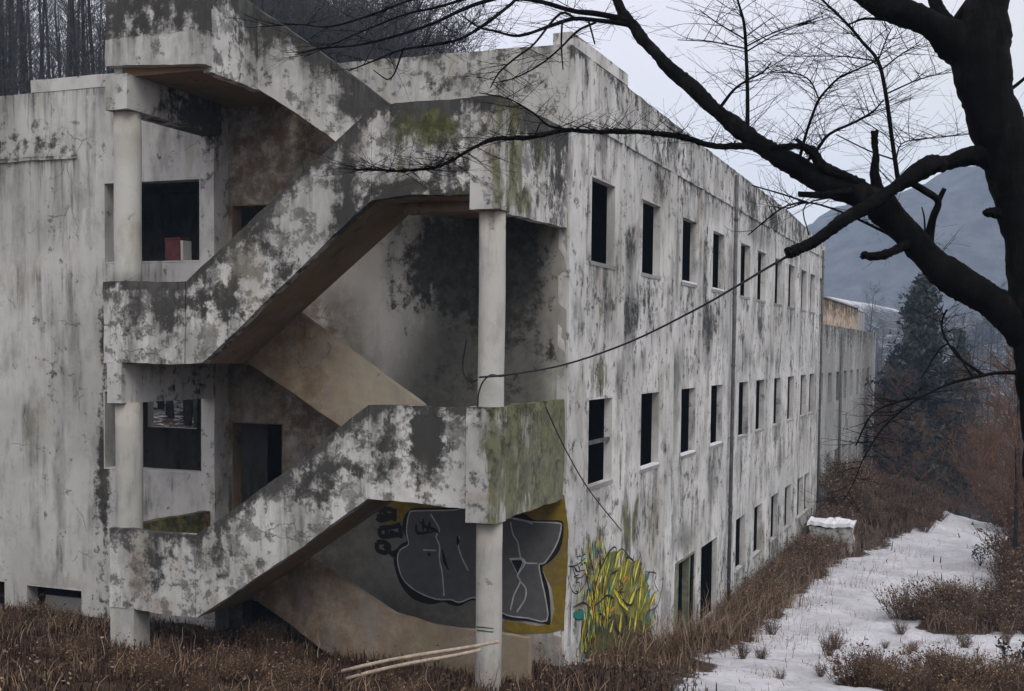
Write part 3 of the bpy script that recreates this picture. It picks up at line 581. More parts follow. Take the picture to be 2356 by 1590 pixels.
SW3 = [1.07, 3.95, 6.88, 9.67, 12.82, 15.12, 17.86, 20.30, 22.9, 25.0, 27.35]
SW2 = [1.07, 4.05, 7.02, 9.77, 12.93, 15.28, 18.1, 20.6, 23.3, 25.35]
SW1 = [12.9, 15.37, 18.03, 20.52, 23.15, 24.68]
holes_side = [(a, a + (1.27 if a < 27 else .85), 1.24, 2.57) for a in SW3] + [(a, a + 1.29, -2.22, -.82) for a in SW2] + \
             [(a, a + 1.28, -5.56, -4.2) for a in SW1] + [(6.75, 8.78, -6.7, -4.3), (9.05, 10.8, -6.1, -4.28)]

def side_grime(P):
    y, z = P[:, 1], P[:, 2]
    g = .30 * np.exp(-np.abs(z - 3.27) / .25) + .22 * (z < -4.6) * 1.
    for a in SW3:
        g = np.maximum(g, .34 * np.exp(-((y - a - .65) / .75) ** 2) * sm(1.3, 1.1, z) * sm(-.3, .8, z))
    for a in SW2:
        g = np.maximum(g, .26 * np.exp(-((y - a - .65) / .8) ** 2) * sm(-2.2, -2.4, z) * sm(-4.2, -2.8, z))
        g = np.maximum(g, .22 * np.exp(-((y - a - .65) / .8) ** 2) * sm(-.8, -.6, z) * sm(.6, -.4, z))
    g = np.maximum(g, blobs(P, [((0, 3.3, .5), (1, .7, .75), .55), ((0, 9.3, .45), (1, 1.0, .8), .6), ((0, 3.2, 1.7), (1, .6, .5), .5), ((0, 9.0, 1.9), (1, .5, 1.0), .45), ((0, .12, -4.0), (1, .13, 1.1), .9), ((0, .75, 2.0), (1, .35, .95), .35), ((0, 6.6, 2.0), (1, .3, 1.), .3), ((0, 5.9, 3.0), (1, 3, .5), .3)]))  # one blob draws the dark upright line at the corner
    return g
def side_run(P):
    y, z = P[:, 1], P[:, 2]
    r = .8 * np.exp(-np.clip(3.27 - z, 0, 9) / .5) * (.5 + .5 * np.sin(.9 * y + .6))
    for L_, zs in ((SW3, 1.24), (SW2, -2.22), (SW1, -5.56)):
        for i, a in enumerate(L_):
            d = zs - z
            r = np.maximum(r, (.55 + .4 * sin(3.7 * i + zs)) * np.exp(-np.clip(d, 0, 9) / .75) * (d > -.02) * np.exp(-((y - a - .62) / .72) ** 6))
    return np.clip(r, 0, 1)
def side_moss(P):
    return blobs(P, [((0, 1.7, -.5), (1, .9, .55), .85), ((0, 1.6, .45), (1, .3, .6), .8), ((0, 3.4, -3.1), (1, 1.3, 1.0), .85), ((0, 5.0, -3.2), (1, .9, 1.1), .8), ((0, 1.5, -3.3), (1, 1.2, .9), .7), ((0, 2.2, -2.4), (1, .8, .4), .6), ((0, .3, -2.3), (1, .5, 1.2), .45), ((0, 8., -4.2), (1, 1.3, .6), .55)])
def side_rust(P):
    return blobs(P, [((0, 1.6, 1.1), (1, .35, .18), .9), ((0, 5.2, -3.4), (1, .7, 1.2), .6), ((0, 4.3, -3.9), (1, .9, .5), .6), ((0, 8.2, -4.0), (1, 1.0, .35), .6)])
wall('wall', 'y', 0, 28.5, -7.4, 3.27, 0., .13, FACADE, BLD, holes_side, .24, None, side_grime, side_moss, side_rust, .01,
     lambda P: np.clip(blobs(P, [((0, 3.3, .5), (1, .6, .7), .85), ((0, 9.3, .45), (1, .9, .7), .9), ((0, 3.25, 1.6), (1, .5, .45), .8), ((0, 8.85, 1.7), (1, .45, .9), .8), ((0, .8, 1.95), (1, .3, .9), .75), ((0, 6.55, 1.9), (1, .25, 1.), .7), ((0, 6.5, -.6), (1, .5, .6), .7), ((0, 7.5, -3.9), (1, 1.2, .5), .7), ((0, 10.0, -2.9), (1, .6, .8), .6), ((0, 6.6, -1.5), (1, .25, .9), .6), ((0, 5., 2.9), (1, 1.4, .45), .5), ((0, 10, 2.95), (1, 1.6, .4), .5), ((0, 15.5, 2.9), (1, 2.4, .4), .6), ((0, 21, 2.9), (1, 2.4, .4), .55), ((0, 19.5, -3.3), (1, .5, .8), .6), ((0, 14, -.2), (1, .9, .5), .45), ((0, 17.4, -.2), (1, .9, .5), .45)]) + .3 * np.exp(-((P[:, 2] + .3) / .25) ** 2) * (np.sin(2.2 * P[:, 1]) > -.2), 0, 1), side_run)

def roof_top(y):
    return np.interp(y, [0, 3, 10, 20, 28.5], [4.24, 4.22, 4.14, 4.05, 3.74])
strip('parapet', [(y, float(roof_top(y))) for y in (0, 3, 10, 20, 28.5)], [(0, 3.272), (28.5, 3.272)], .035, -.22, FACADE, BLD, 'y', .2, .45, .22, .25,
      grime=lambda P: blobs(P, [((0, 6, 3.7), (1, 2.2, .6), .5), ((0, 14, 3.6), (1, 2, .5), .55), ((0, 17.5, 3.5), (1, 2.6, .6), .6), ((0, 22, 3.6), (1, 2.5, .5), .5)]))
box('parapet_block', -.26, .03, 0., 2.85, 4.243, 4.43, FACADE, BLD, .2, lambda P: .3 * sm(4.3, 4.43, P[:, 2]))
# end wall behind the stair
DOOR2 = (-5.70, -4.75, -3.6, -1.31)
DOOR3 = (-5.70, -4.75, -.12, 2.17)
def end_grime(P):
    z = P[:, 2]
    x = P[:, 0]
    g = .35 * sm(3.9, 4.27, z)
    b = blobs(P, [((-1.6, 0, 1.2), (1.5, 1, 1.25), 1.1), ((-.7, 0, 1.1), (.6, 1, 1.6), .95), ((-2.5, 0, .75), (.9, 1, .45), .55), ((-1.0, 0, .1), (.6, 1, .5), .5), ((-1.6, 0, -.55), (.3, 1, .4), .6), ((-.3, 0, -.1), (.3, 1, .35), .7), ((-.75, 0, -.62), (.25, 1, .25), .75), ((-1.2, 0, 3.55), (1.6, 1, .35), .5)])
    return np.maximum(g, b)
wall('wall', 'x', -5.775, 0, -7.0, 4.24, 0., .25, INNER, BLD, [DOOR2, DOOR3, (-5.5, -4.6, -5.6, -4.2)], .2, None, end_grime,  # lowest opening is added to darken the shaded wall under the landing
     lambda P: blobs(P, [((-1.2, 0, .1), (.6, 1, .6), .55), ((-.2, 0, 1.6), (.3, 1, .5), .5), ((-2.2, 0, -.4), (.5, 1, .4), .4), ((-3.2, 0, -3.4), (1.4, 1, .7), .45), ((-4.0, 0, 2.6), (1.6, 1, 1.), .52), ((-3.0, 0, -2.7), (1., 1, .6), .5)]),
     lambda P: np.maximum(sm(-3.0, -3.8, P[:, 0]) * sm(1.2, .4, P[:, 2]), .6 * sm(-3.6, -4.1, P[:, 2])) * .95 + .95 * sm(-2.6, -3.2, P[:, 0]) * sm(1.4, 2.0, P[:, 2]), .006,  # brown tint, stronger towards the left and the foot
     lambda P: np.clip(sm(-3.1, -1.9, P[:, 0] - .35 * P[:, 2] * (P[:, 2] < 1)) * sm(-2.3, -2.0, P[:, 2]) * (.95 + .05 * sm(0., 1.5, P[:, 2])) * (1 - .5 * sm(-.5, -.1, P[:, 0])) + .8 * sm(-2.2, -2.4, P[:, 2]) * sm(-.1, -1.2, P[:, 0]), 0, 1))  # stair well shade painted into the colour, darker rightwards and below the landing
# upper end-wall fascia stands a little proud of the wall that the stair shelters
strip('parapet', [(-4.3, 4.275), (-.002, 4.262)], [(-4.3, 4.0), (-3.2, 3.2), (-2.6, 3.0), (-.002, 3.0)], -.03, .0, CONC, BLD, 'x', .16, .5, .16, 0,
      grime=lambda P: blobs(P, [((-1.4, 0, 3.9), (1.2, 1, .35), .55), ((-2.2, 0, 3.75), (.9, 1, .25), .45), ((-.4, 0, 3.5), (.4, 1, .9), .3)]), moss=lambda P: blobs(P, [((-2.2, 0, 3.1), (.8, 1, .3), .5)]))
# left wing
WIN3 = (-7.97, -6.04, 1.25, 2.59)
WIN2 = (-7.99, -6.01, -2.15, -.83)
WB = [(-9.69, -8.45, -5.6, -4.22), (-11.45, -10.13, -5.6, -4.2)]
WMORE = [(-11.6, -10.35, 1.25, 2.59), (-13.9, -12.5, 1.25, 2.59), (-13.9, -12.5, -2.15, -.83), (-13.6, -12.4, -5.6, -4.2)]
def wing_grime(P):
    x, z = P[:, 0], P[:, 2]
    g = (.72 + .2 * np.sin(2.1 * z)) * np.exp(-((x + 8.0) / (.15 + .012 * np.clip(1 - z, 0, 9))) ** 2) * sm(1.2, .0, z)
    g = np.maximum(g, .42 * np.exp(-((z - 3.05) / .22) ** 2) * (x < -7.5))
    b = blobs(P, [((-9.3, 0, 3.3), (1.6, 1, .5), .62), ((-8.95, 0, 1.6), (.22, 1, 1.3), .5), ((-9.15, 0, -.3), (.25, 1, 1.4), .5), ((-8.9, 0, 1.4), (.5, 1, 1.4), .30), ((-9.1, 0, -.4), (.7, 1, 1.2), .28), ((-9.0, 0, -3.0), (.5, 1, 1.2), .30), ((-7.0, 0, 3.0), (1.2, 1, .5), .3)])
    return np.maximum(g, b)
wall('wall', 'x', -15, -5.775, -7.0, 4.13, -YW, .25, WING, BLD, [WIN3, WIN2] + WB + WMORE[1:], .2, None, wing_grime,
     lambda P: np.maximum(blobs(P, [((-8.8, 0, 3.2), (.5, 1, .3), .5), ((-8.1, 0, -4.6), (.4, 1, 1.), .7)]), 0),
     lambda P: blobs(P, [((-9.0, 0, -4.2), (.9, 1, .12), .6), ((-8.05, 0, -.2), (.2, 1, .5), .9)]), .008, None,
     lambda P: np.clip(.85 * np.exp(-np.clip(4.13 - P[:, 2], 0, 9) / .5) + .6 * np.exp(-np.clip(1.2 - P[:, 2], 0, 9) / 1.2) * (P[:, 2] < 1.25) * (.5 + .5 * np.sin(2.6 * P[:, 0])) + .7 * np.exp(-np.clip(3.0 - P[:, 2], 0, 9) / .6) * (P[:, 2] < 3.0) * (P[:, 0] < -8.2), 0, 1))
strip('ledge', [(-15, 3.06), (-8.5, 3.06)], [(-15, 3.0), (-8.5, 3.0)], YW - .035, YW - .001, WING, BLD, 'x', .2, .6, .1)
box('parapet_block', -9.46, -5.775, YW - .01, YW + .25, 4.133, 4.34, WING, BLD, .2, lambda P: .25 * sm(4.2, 4.34, P[:, 2]))
box('pilaster', -6.02, -5.768, YW - .035, -.002, -7, 4.12, CONC, BLD, .2, lambda P: .18 + .25 * sm(2.2, 3.4, P[:, 2]), lambda P: .25 * sm(-2, -3.5, P[:, 2]))
# pilasters of the side facade
for a, b in ((.002, .78), (2.62, 2.80), (5.78, 6.28), (8.47, 8.66), (11.95, 12.45), (16.85, 17.2), (22.2, 22.6), (26.85, 27.2)):
    wall('pilaster', 'y', a, b, -7.2, 3.268, .032, .04, FACADE, BLD, (), .2, None, lambda P: .05 + .2 * sm(-5, -6.4, P[:, 2]) + .15 * sm(2.6, 3.27, P[:, 2]),
         lambda P: .5 * sm(-2.0, -3.2, P[:, 2]) * sm(-4.6, -3.8, P[:, 2]), None, .006)

# windows: lining, sill, what is left of the frames
def window(axis, h, w, thick, parent, mat, bar=False, snow=False, sill=True):
    o = ring('window', axis, h[0] + .001, h[1] - .001, h[2] + .001, h[3] - .001, w + .003, thick + .006, .028, mat, parent)
    mp = frame_map(axis)
    def slab(name, u0, u1, z0, z1, w0, w1, m):
        U = np.array([u0, u1, u1, u0] * 2); Z = np.array([z0, z0, z1, z1] * 2); Wd = np.array([w0] * 4 + [w1] * 4)
        F = [(0, 1, 2, 3), (7, 6, 5, 4), (0, 4, 5, 1), (1, 5, 6, 2), (2, 6, 7, 3), (3, 7, 4, 0)]
        return link(name, mesh(name, mp(U, Wd, Z), F, m), o)
    if sill:
        slab('sill', h[0] - .03, h[1] + .03, h[2] - .03, h[2] + .032, w + .016, w + .0035, BARE)
    if snow:
        slab('snow', h[0] + .05, h[1] - .04, h[2] + .033, h[2] + .065, w + .022, w - .09, SNOWM)
    if bar:
        slab('transom', h[0] + .03, h[1] - .03, (h[2] + h[3]) / 2 - .03, (h[2] + h[3]) / 2 + .03, w - .03, w - .07, PIPE)
    return o
for i, h in enumerate(holes_side[:27]):
    window('y', h, 0, .13, BLD, FACADE if i % 4 else CONC, bar=(i == 11), snow=i in (2, 3, 12, 13, 14))
window('x', WIN3, -YW, .25, BLD, WING, sill=False)
window('x', WIN2, -YW, .25, BLD, WING, sill=False)
for h in WB + WMORE[1:]:
    window('x', h, -YW, .25, BLD, WING)
# doorways
ring('doorway', 'x', DOOR2[0] + .001, DOOR2[1] - .001, DOOR2[2], DOOR2[3] - .001, .003, .256, .012, SOFF, BLD)
ring('doorway', 'x', DOOR3[0] + .001, DOOR3[1] - .001, DOOR3[2], DOOR3[3] - .001, .003, .256, .012, SOFF, BLD)
dw = ring('doorway', 'y', 6.751, 8.779, -6.7, -4.301, .003, .112, .05, DOORP, BLD)
d0 = box('door', -.16, -.11, 6.83, 7.55, -6.65, -4.36, DOORP, BLD)
d0['label'] = 'dull green door leaf standing in the entrance'
box('door_post', -.2, -.06, 8.25, 8.36, -6.68, -4.352, DOORP, BLD)
ring('doorway', 'y', 9.051, 10.799, -6.1, -4.281, .003, .112, .05, FACADE, BLD)
# grey board closing a cellar window of the wing
box('board', -9.4, -8.48, YW + .15, YW + .2, -5.5, -4.42, BOARD, BLD)

# floors, rooms and roof
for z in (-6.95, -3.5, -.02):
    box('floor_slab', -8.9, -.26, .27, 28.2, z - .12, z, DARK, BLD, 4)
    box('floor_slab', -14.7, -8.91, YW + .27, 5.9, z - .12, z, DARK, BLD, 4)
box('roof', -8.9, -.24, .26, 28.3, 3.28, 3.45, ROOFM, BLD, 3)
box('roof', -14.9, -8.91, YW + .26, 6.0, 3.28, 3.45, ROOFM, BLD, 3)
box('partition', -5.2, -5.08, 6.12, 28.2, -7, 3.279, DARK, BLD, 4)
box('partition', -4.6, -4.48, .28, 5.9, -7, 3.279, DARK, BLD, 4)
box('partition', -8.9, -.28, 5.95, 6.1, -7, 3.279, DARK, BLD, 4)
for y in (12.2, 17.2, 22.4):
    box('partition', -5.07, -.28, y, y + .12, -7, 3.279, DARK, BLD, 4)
wall('wall', 'x', -15, -8.92, -7, 4.1, -5.95, .2, WING, BLD, [(-12.1, -10.75, -1.95, -.75)], .5)
wall('wall', 'y', YW + .26, 5.94, -7, 4.1, -14.8, .2, WING, BLD, (), .6)
wall('wall', 'y', 6.2, 28.2, -7.3, 3.9, -8.9, .2, WING, BLD, (), .8)
wall('wall', 'x', -9.1, -.252, -7.3, 3.74, -28.25, .24, FACADE, BLD, (), .6)

# down pipes
for (y, zt, zb) in ((11.70, 4.0, -6.55), (27.45, 3.5, -6.6)):
    o = tube_obj('downpipe', [(.1, y, zt), (.1, y + .02, 0), (.1, y - .01, zb)], .043, PIPE, BLD, 10)
    for z in np.arange(zb + 1, zt, 1.7):
        V, F = [], []
        tube(V, F, [(.1, y, z), (.1, y, z + .06)], [.056, .056], 10)
        link('bracket', mesh('bracket', V, F, PIPE), o)

# ------------------------------------------------------------------ rear block of the complex
RB = tag(empty('lower_building', (-.3, 28.6, 0)), 'lower grey streaked block joined behind the far end of the long white building', 'building')
def rchild(o):
    o.location = (.3, -28.6, 0)
    return o
rh = [(y, y + 1.2, -2.2, -.9) for y in np.arange(30.2, 52, 2.75)] + [(y, y + 1.2, -5.6, -4.2) for y in np.arange(30.2, 52, 2.75)]
RCON = concrete('streaked_rear_wall', light=(.42, .42, .415), mid=(.30, .30, .295), peel=.5, stain=1.2, black=.06)
rchild(wall('wall', 'y', 28.6, 54, -14, .98, -.3, .12, RCON, RB, rh, .4, None, lambda P: .5 * sm(-1.0, .98, P[:, 2])))
for h in rh:
    rchild(window('y', h, -.3, .12, RB, RCON, sill=False))
rchild(box('roof', -9, -.32, 28.62, 53.8, .7, .82, ROOFM, RB, 4))
rchild(box('room_wall', -4, -3.9, 28.62, 53.8, -14, .69, DARK, RB, 4))
rchild(wall('wall', 'x', -9, -.301, -14, .98, -53.98, .25, RCON, RB, (), .6))
rchild(wall('wall', 'x', -9, -.301, -14, .98, -28.62, .2, RCON, RB, (), .8))
RT = concrete('rust_stained_parapet', light=(.66, .56, .45), mid=(.55, .42, .30), bare=(.26, .13, .06), peel=1.0, stain=.8, black=.06)
rchild(box('rooftop_wall', -1.1, -.9, 29.5, 50, .83, 2.2, RT, RB, .3, lambda P: .55 * sm(1.1, 2.2, P[:, 2])))
rchild(box('rooftop_wall', -1.1, -.9, 50.01, 53.7, .83, 2.05, RCON, RB, .3))
rchild(box('coping', -1.14, -.84, 29.45, 50, 2.201, 2.27, RCON, RB, .5))
o = tube_obj('downpipe', [(-.2, 36.6, .7), (-.2, 36.6, -8)], .06, PIPE, RB)
rchild(o)

# ------------------------------------------------------------------ the outside staircase
ST = tag(empty('concrete_staircase', (0, 0, 0)), 'open scissor staircase of stained concrete standing against the near end of the building', 'staircase')
FX = lambda x: 5.67 + (x - 5.67) * 1.011
FZ = lambda z: -.06 + (z + .06) * 1.011
ff = lambda L: [(FX(x), FZ(z)) for x, z in L]
YF, YM = -2.6, -1.3
XL, XR = -5.99, 0.0
# --- level of the second storey
mossL = lambda P: .25 * sm(-3.2, -2.7, P[:, 2])
strip('landing_parapet', ff([(-5.86, -2.67), (-4.405, -2.69)]), ff([(-5.86, -3.80), (-4.405, -3.83)]), YF, YF + .15, PARA, ST, g_top=.5, g_len=.2,
      grime=lambda P: blobs(P, [((-5.2, YF, -3.2), (.5, 1, .5), .45)]), rust=lambda P: blobs(P, [((-5.55, YF, -3.3), (.16, 1, .6), .9), ((-5.35, YF, -3.5), (.12, 1, .35), .9), ((-4.75, YF, -3.1), (.1, 1, .4), .8), ((-5.2, YF, -3.78), (.5, 1, .12), .9)]))
strip('landing_parapet', [(YF + .152, FZ(-2.66)), (YW - .04, FZ(-2.7))], [(YF + .152, -3.8), (YW - .04, -3.8)], XL, XL + .14, SOFF, ST, 'y', moss=lambda P: np.full(len(P), .75))
box('landing_slab', XL + .15, FX(-4.41), YF + .152, -.04, -3.80, -3.66, SOFF, ST, .3)
box('post', XL + .005, FX(-5.45), YF + .01, YF + .36, -5.2, FZ(-3.805), COLM, ST, .2, lambda P: .3 * sm(-4.2, -4.6, P[:, 2]), lambda P: .5 * sm(-3.9, -4.5, P[:, 2]))
moss_mid = lambda P: blobs(P, [((-.1, YF, -1.4), (.35, 1, .9), .8), ((-.5, YF, -1.8), (.25, 1, .3), .6), ((-1.7, YF, -1.9), (.3, 1, .15), .5), ((-4.3, YF, -2.9), (.2, 1, .3), .7)])
gr_mid = lambda P: blobs(P, [((-.95, YF, -1.2), (.42, 1, .75), .75), ((-1.55, YF, -1.3), (.3, 1, .8), .5), ((-3.9, YF, -2.9), (.6, 1, .6), .35), ((-2.6, YF, -1.8), (.9, 1, .5), .4)])
strip('flight_parapet', ff([(-4.40, -2.69), (-3.97, -2.42), (-2.98, -1.74), (-1.72, -.81)]), ff([(-4.40, -3.84), (-2.67, -2.70), (-1.72, -2.02)]), YF + .004, YF + .15, PARA, ST, g_top=.6, g_len=.2, moss=moss_mid, grime=gr_mid)
strip('landing_parapet', ff([(-1.715, -.81), (-.345, -.815)]), ff([(-1.715, -2.02), (-.345, -2.07)]), YF + .004, YF + .15, PARA, ST, g_top=.55, g_len=.16, moss=moss_mid, grime=gr_mid)
box('column_head', FX(-.34), XR, YF - .012, YF + .34, FZ(-2.24), FZ(-.80), CONC, ST, .14, lambda P: .2 + .3 * sm(-1.0, -.8, P[:, 2]), lambda P: np.where(P[:, 0] > -.2, .55, .2) + .3 * sm(-.3, 0., P[:, 0]), lambda P: blobs(P, [((-.2, YF, -1.95), (.4, 1, .05), .9)]))
msd = lambda P: .85 - .25 * np.sin(3 * P[:, 1])
strip('landing_parapet', [(YF + .342, -.80), (-.033, -.80)], [(YF + .342, -2.24), (-.033, -2.24)], XR, XR - .14, CONC, ST, 'y', moss=lambda P: msd(P) + .3, g_top=.6)
box('landing_slab', FX(-1.72), XR - .145, YF + .152, -.004, -2.06, -1.92, SOFF, ST, .3)
# --- third storey
gr_hi = lambda P: blobs(P, [((-4.9, YF, .45), (.6, 1, .4), .42), ((-5.6, YF, .3), (.5, 1, .5), .3), ((-3.2, YF, 1.0), (.5, 1, .6), .35), ((-4.2, YF, .55), (.5, 1, .55), .65), ((-3.6, YF, 1.35), (.5, 1, .4), .5), ((-2.2, YF, 2.2), (.5, 1, .5), .35), ((-1.4, YF, 1.95), (.7, 1, .18), 1.), ((-2.0, YF, 1.55), (.5, 1, .4), .6), ((-.7, YF, 2.4), (.5, 1, .7), .35), ((-1.0, YF, 2.85), (.9, 1, .3), .7)])
mo_hi = lambda P: blobs(P, [((-1.05, YF, 2.65), (.85, 1, .42), 1.0), ((-1.35, YF, 2.2), (.3, 1, .45), .6), ((-.15, YF, 2.55), (.3, 1, .9), .7), ((-.6, YF, 1.9), (.25, 1, .15), .7)])
ru_hi = lambda P: blobs(P, [((-1.95, YF, 2.55), (.2, 1, .35), .85), ((-.1, YF, 2.6), (.14, 1, .7), .8)])
strip('landing_parapet', ff([(-5.94, .81), (-4.56, .79)]), ff([(-5.94, -.33), (-4.56, -.335)]), YF, YF + .15, PARA, ST, g_top=.75, g_len=.14, grime=gr_hi)
strip('landing_parapet', [(YF + .152, FZ(.81)), (YW - .04, FZ(.81))], [(YF + .152, -.33), (YW - .04, -.33)], XL - .01, XL + .13, PARA, ST, 'y')
box('landing_slab', XL + .135, FX(-4.56), YF + .152, -.04, -.34, -.2, SOFF, ST, .3)
box('beam', XL - .005, FX(-5.62), YF - .01, YW - .04, FZ(-.90), FZ(-.336), CONC, ST, .16, lambda P: .15 + .3 * sm(-2.2, -1.9, P[:, 1]), lambda P: 1.1 * sm(-5.75, -5.65, P[:, 0]) * sm(-2.6, -2.45, P[:, 1]), None, .006, lambda P: sm(-5.75, -5.65, P[:, 0]) * sm(-2.62, -2.4, P[:, 1]))  # right face toned darker behind the front end
strip('flight_parapet', ff([(-4.543, .79), (-1.70, 2.95)]), ff([(-4.543, -.335), (-4.28, -.32), (-1.70, 1.80)]), YF + .004, YF + .15, PARA, ST, g_top=.75, g_len=.2, g_bot=.25, grime=gr_hi, moss=mo_hi, rust=ru_hi)
strip('landing_parapet', ff([(-1.695, 2.955), (-1.35, 2.99), (-.325, 2.995)]), ff([(-1.695, 1.80), (-1.14, 1.84), (-.325, 1.82)]), YF + .004, YF + .15, PARA, ST, g_top=.85, g_len=.2, g_bot=.5, grime=gr_hi, moss=mo_hi, rust=ru_hi)
box('column_head', FX(-.32), XR, YF - .012, YF + .34, FZ(1.63), FZ(3.0), CONC, ST, .14, lambda P: .3 + .7 * sm(2.75, 3.0, P[:, 2]), lambda P: .3 + .4 * sm(-.2, 0, P[:, 0]), ru_hi)
strip('landing_parapet', [(YF + .342, 3.03), (-.033, 3.05)], [(YF + .342, 1.62), (-.033, 1.66)], XR, XR - .14, PARA, ST, 'y', g_top=1.1, g_len=.35,
      moss=lambda P: blobs(P, [((0, -2.1, 2.3), (1, .6, .9), .9), ((0, -1.6, 1.85), (1, .8, .35), .85), ((0, -1.2, 2.6), (1, .6, .6), .75), ((0, -2.2, 2.8), (1, .5, .5), .9), ((0, -1.9, 1.9), (1, .7, .4), .95)]), grime=lambda P: blobs(P, [((0, -.5, 2.3), (1, .6, .9), .5)]))
box('landing_slab', FX(-1.7), XR - .145, YF + .152, -.04, 1.83, 1.98, SOFF, ST, .3, lambda P: np.full(len(P), .25))
box('ceiling_beam', FX(-1.5), FX(-.34), YF + .55, YF + .8, 1.7, 1.829, SOFF, ST, .2)
# --- roof level
strip('landing_parapet', [(FX(-5.88), 5.0), (FX(-4.22), 5.0)], [(FX(-5.88), FZ(4.155)), (FX(-4.22), FZ(4.155))], YF + .012, YF + .15, PARA, ST, g_top=.9, g_len=.5, grime=lambda P: .40 + .35 * np.sin(9 * P[:, 0]) ** 2 * sm(4.1, 4.5, P[:, 2]))
strip('landing_slab', [(FX(-5.88), FZ(4.15)), (FX(-4.22), FZ(4.15))], [(FX(-5.88), FZ(3.79)), (FX(-4.9), 3.78), (FX(-4.22), FZ(3.69))], YF, YF + .16, CONC, ST, g_top=.45, g_len=.07)
box('landing_slab', XL + .145, FX(-4.365), YF + .165, -.04, 3.70, 3.86, SOFF, ST, .3)
strip('landing_parapet', [(YF + .162, 5.0), (YM + .08, 4.82)], [(YF + .162, 3.66), (YM + .08, 3.64)], FX(-4.22), FX(-4.36), PARA, ST, 'y', g_top=1.0, g_len=.45)
strip('landing_parapet', [(YF + .162, 5.0), (YW - .04, 5.0)], [(YF + .162, 3.72), (YW - .04, 3.72)], XL, XL + .14, PARA, ST, 'y', g_top=.9)
box('beam', XL - .005, FX(-5.50), YF - .01, YW - .04, FZ(3.18), 3.699, CONC, ST, .16, lambda P: .15 + .9 * sm(-2.5, -2.2, P[:, 1]), None, None, .006, lambda P: sm(-5.65, -5.55, P[:, 0]) * sm(-2.62, -2.4, P[:, 1]))  # right face darker than the front end
# --- inner parapets of the back flights
strip('flight_parapet', [(-4.32, 4.80), (-3.38, 4.18), (-2.13, 3.27), (-1.72, 2.99)], [(-4.32, 3.66), (-3.18, 2.95), (-1.72, 1.84)], YM - .05, YM + .08, PARA, ST, g_top=.95, g_len=.26, grime=lambda P: blobs(P, [((-2.6, YM, 3.35), (.6, 1, .35), .6), ((-3.9, YM, 4.4), (.5, 1, .3), .5)]))
strip('flight_parapet', [(-4.54, 1.03), (-3.53, .36), (-1.63, -.87)], [(-4.54, -.30), (-3.53, -.86), (-2.93, -1.20), (-1.63, -2.0)], YM - .05, YM + .08, TANP, ST, g_top=.0, g_len=.1, rust=lambda P: .9 * sm(-2.4, -3.6, P[:, 0]))  # plaster tinted browner towards the left
strip('flight_parapet', [(-4.38, -2.6), (-3.42, -3.17), (-2.05, -3.84), (-1.5, -3.95), (-.02, -3.98)], [(-4.38, -3.82), (-2.7, -4.75), (-1.5, -5.4), (-.02, -5.4)], YM - .05, YM + .08, TANP, ST, g_top=.0, g_len=.1, rust=lambda P: .62 + .5 * sm(-2.4, -3.6, P[:, 0]) - .25 * sm(-1., 0., P[:, 0]))  # brown tint throughout, deeper at the left end

def flight(x0, z0, x1, z1, y0, y1, soff0, soff1, n=9):
    """treads and risers on a sloping waist slab"""
    pr = []
    for i in range(n):
        xa, xb = x0 + (x1 - x0) * i / n, x0 + (x1 - x0) * (i + 1) / n
        za = z0 + (z1 - z0) * (i + 1) / n
        pr += [(xa, za), (xb, za)]
    pr = [(x0, z0)] + pr
    poly = pr + [(x1, soff1), (x0, soff0)]
    V = [(x, y0, z) for x, z in poly] + [(x, y1, z) for x, z in poly]
    q = len(poly)
    F = [tuple(range(q)), tuple(reversed(range(q, 2 * q)))] + [(i, i + q, (i + 1) % q + q, (i + 1) % q) for i in range(q)]
    return link('flight', mesh('flight', V, F, SOFF), ST)
flight(FX(-4.40), -3.66, FX(-1.72), -1.92, YF + .153, YM - .052, FZ(-3.83), FZ(-2.03))
flight(FX(-4.42), -.2, FX(-1.70), 1.98, YF + .153, YM - .052, FZ(-.33), FZ(1.80))
flight(-1.72, -1.92, -4.54, -.2, YM + .082, -.006, -2.04, -.32)
flight(-1.72, 1.98, -4.3, 3.72, YM + .082, -.034, 1.84, 3.64)
flight(-1.6, -5.3, -4.42, -3.66, YM + .082, -.006, -5.6, -3.81)
# --- columns
def column(x, y, z0, z1, r):
    V, F = [], []
    zs = np.linspace(z0, z1, 8)
    tube(V, F, [(x + .004 * sin(3 * z), y, z) for z in zs], [r * (1 + .006 * sin(5 * z)) for z in zs], 28)
    V = np.array(V)
    me = mesh('column', V, F, COLM, {'grime': .25 * sm(z1 - .25, z1, V[:, 2]), 'moss': .25 * sm(z0 + .5, z0, V[:, 2]) + .2 * (V[:, 0] > x), 'rust': .55 * sm(z1 - .5, z1, V[:, 2]) + .5 * sm(-4.0, -4.2, V[:, 2])}, True)  # foot and right half get a greener, darker tone
    return link('column', me, ST)
CX1, CX2, CY = -5.84, -.187, -2.34
column(CX1, CY, .65, FZ(3.18), .192)
column(CX1, CY, -3.65, FZ(-.9), .192)
column(CX2, CY, -1.92, FZ(1.63), .168)
column(CX2, CY, -5.3, FZ(-2.24), .168)

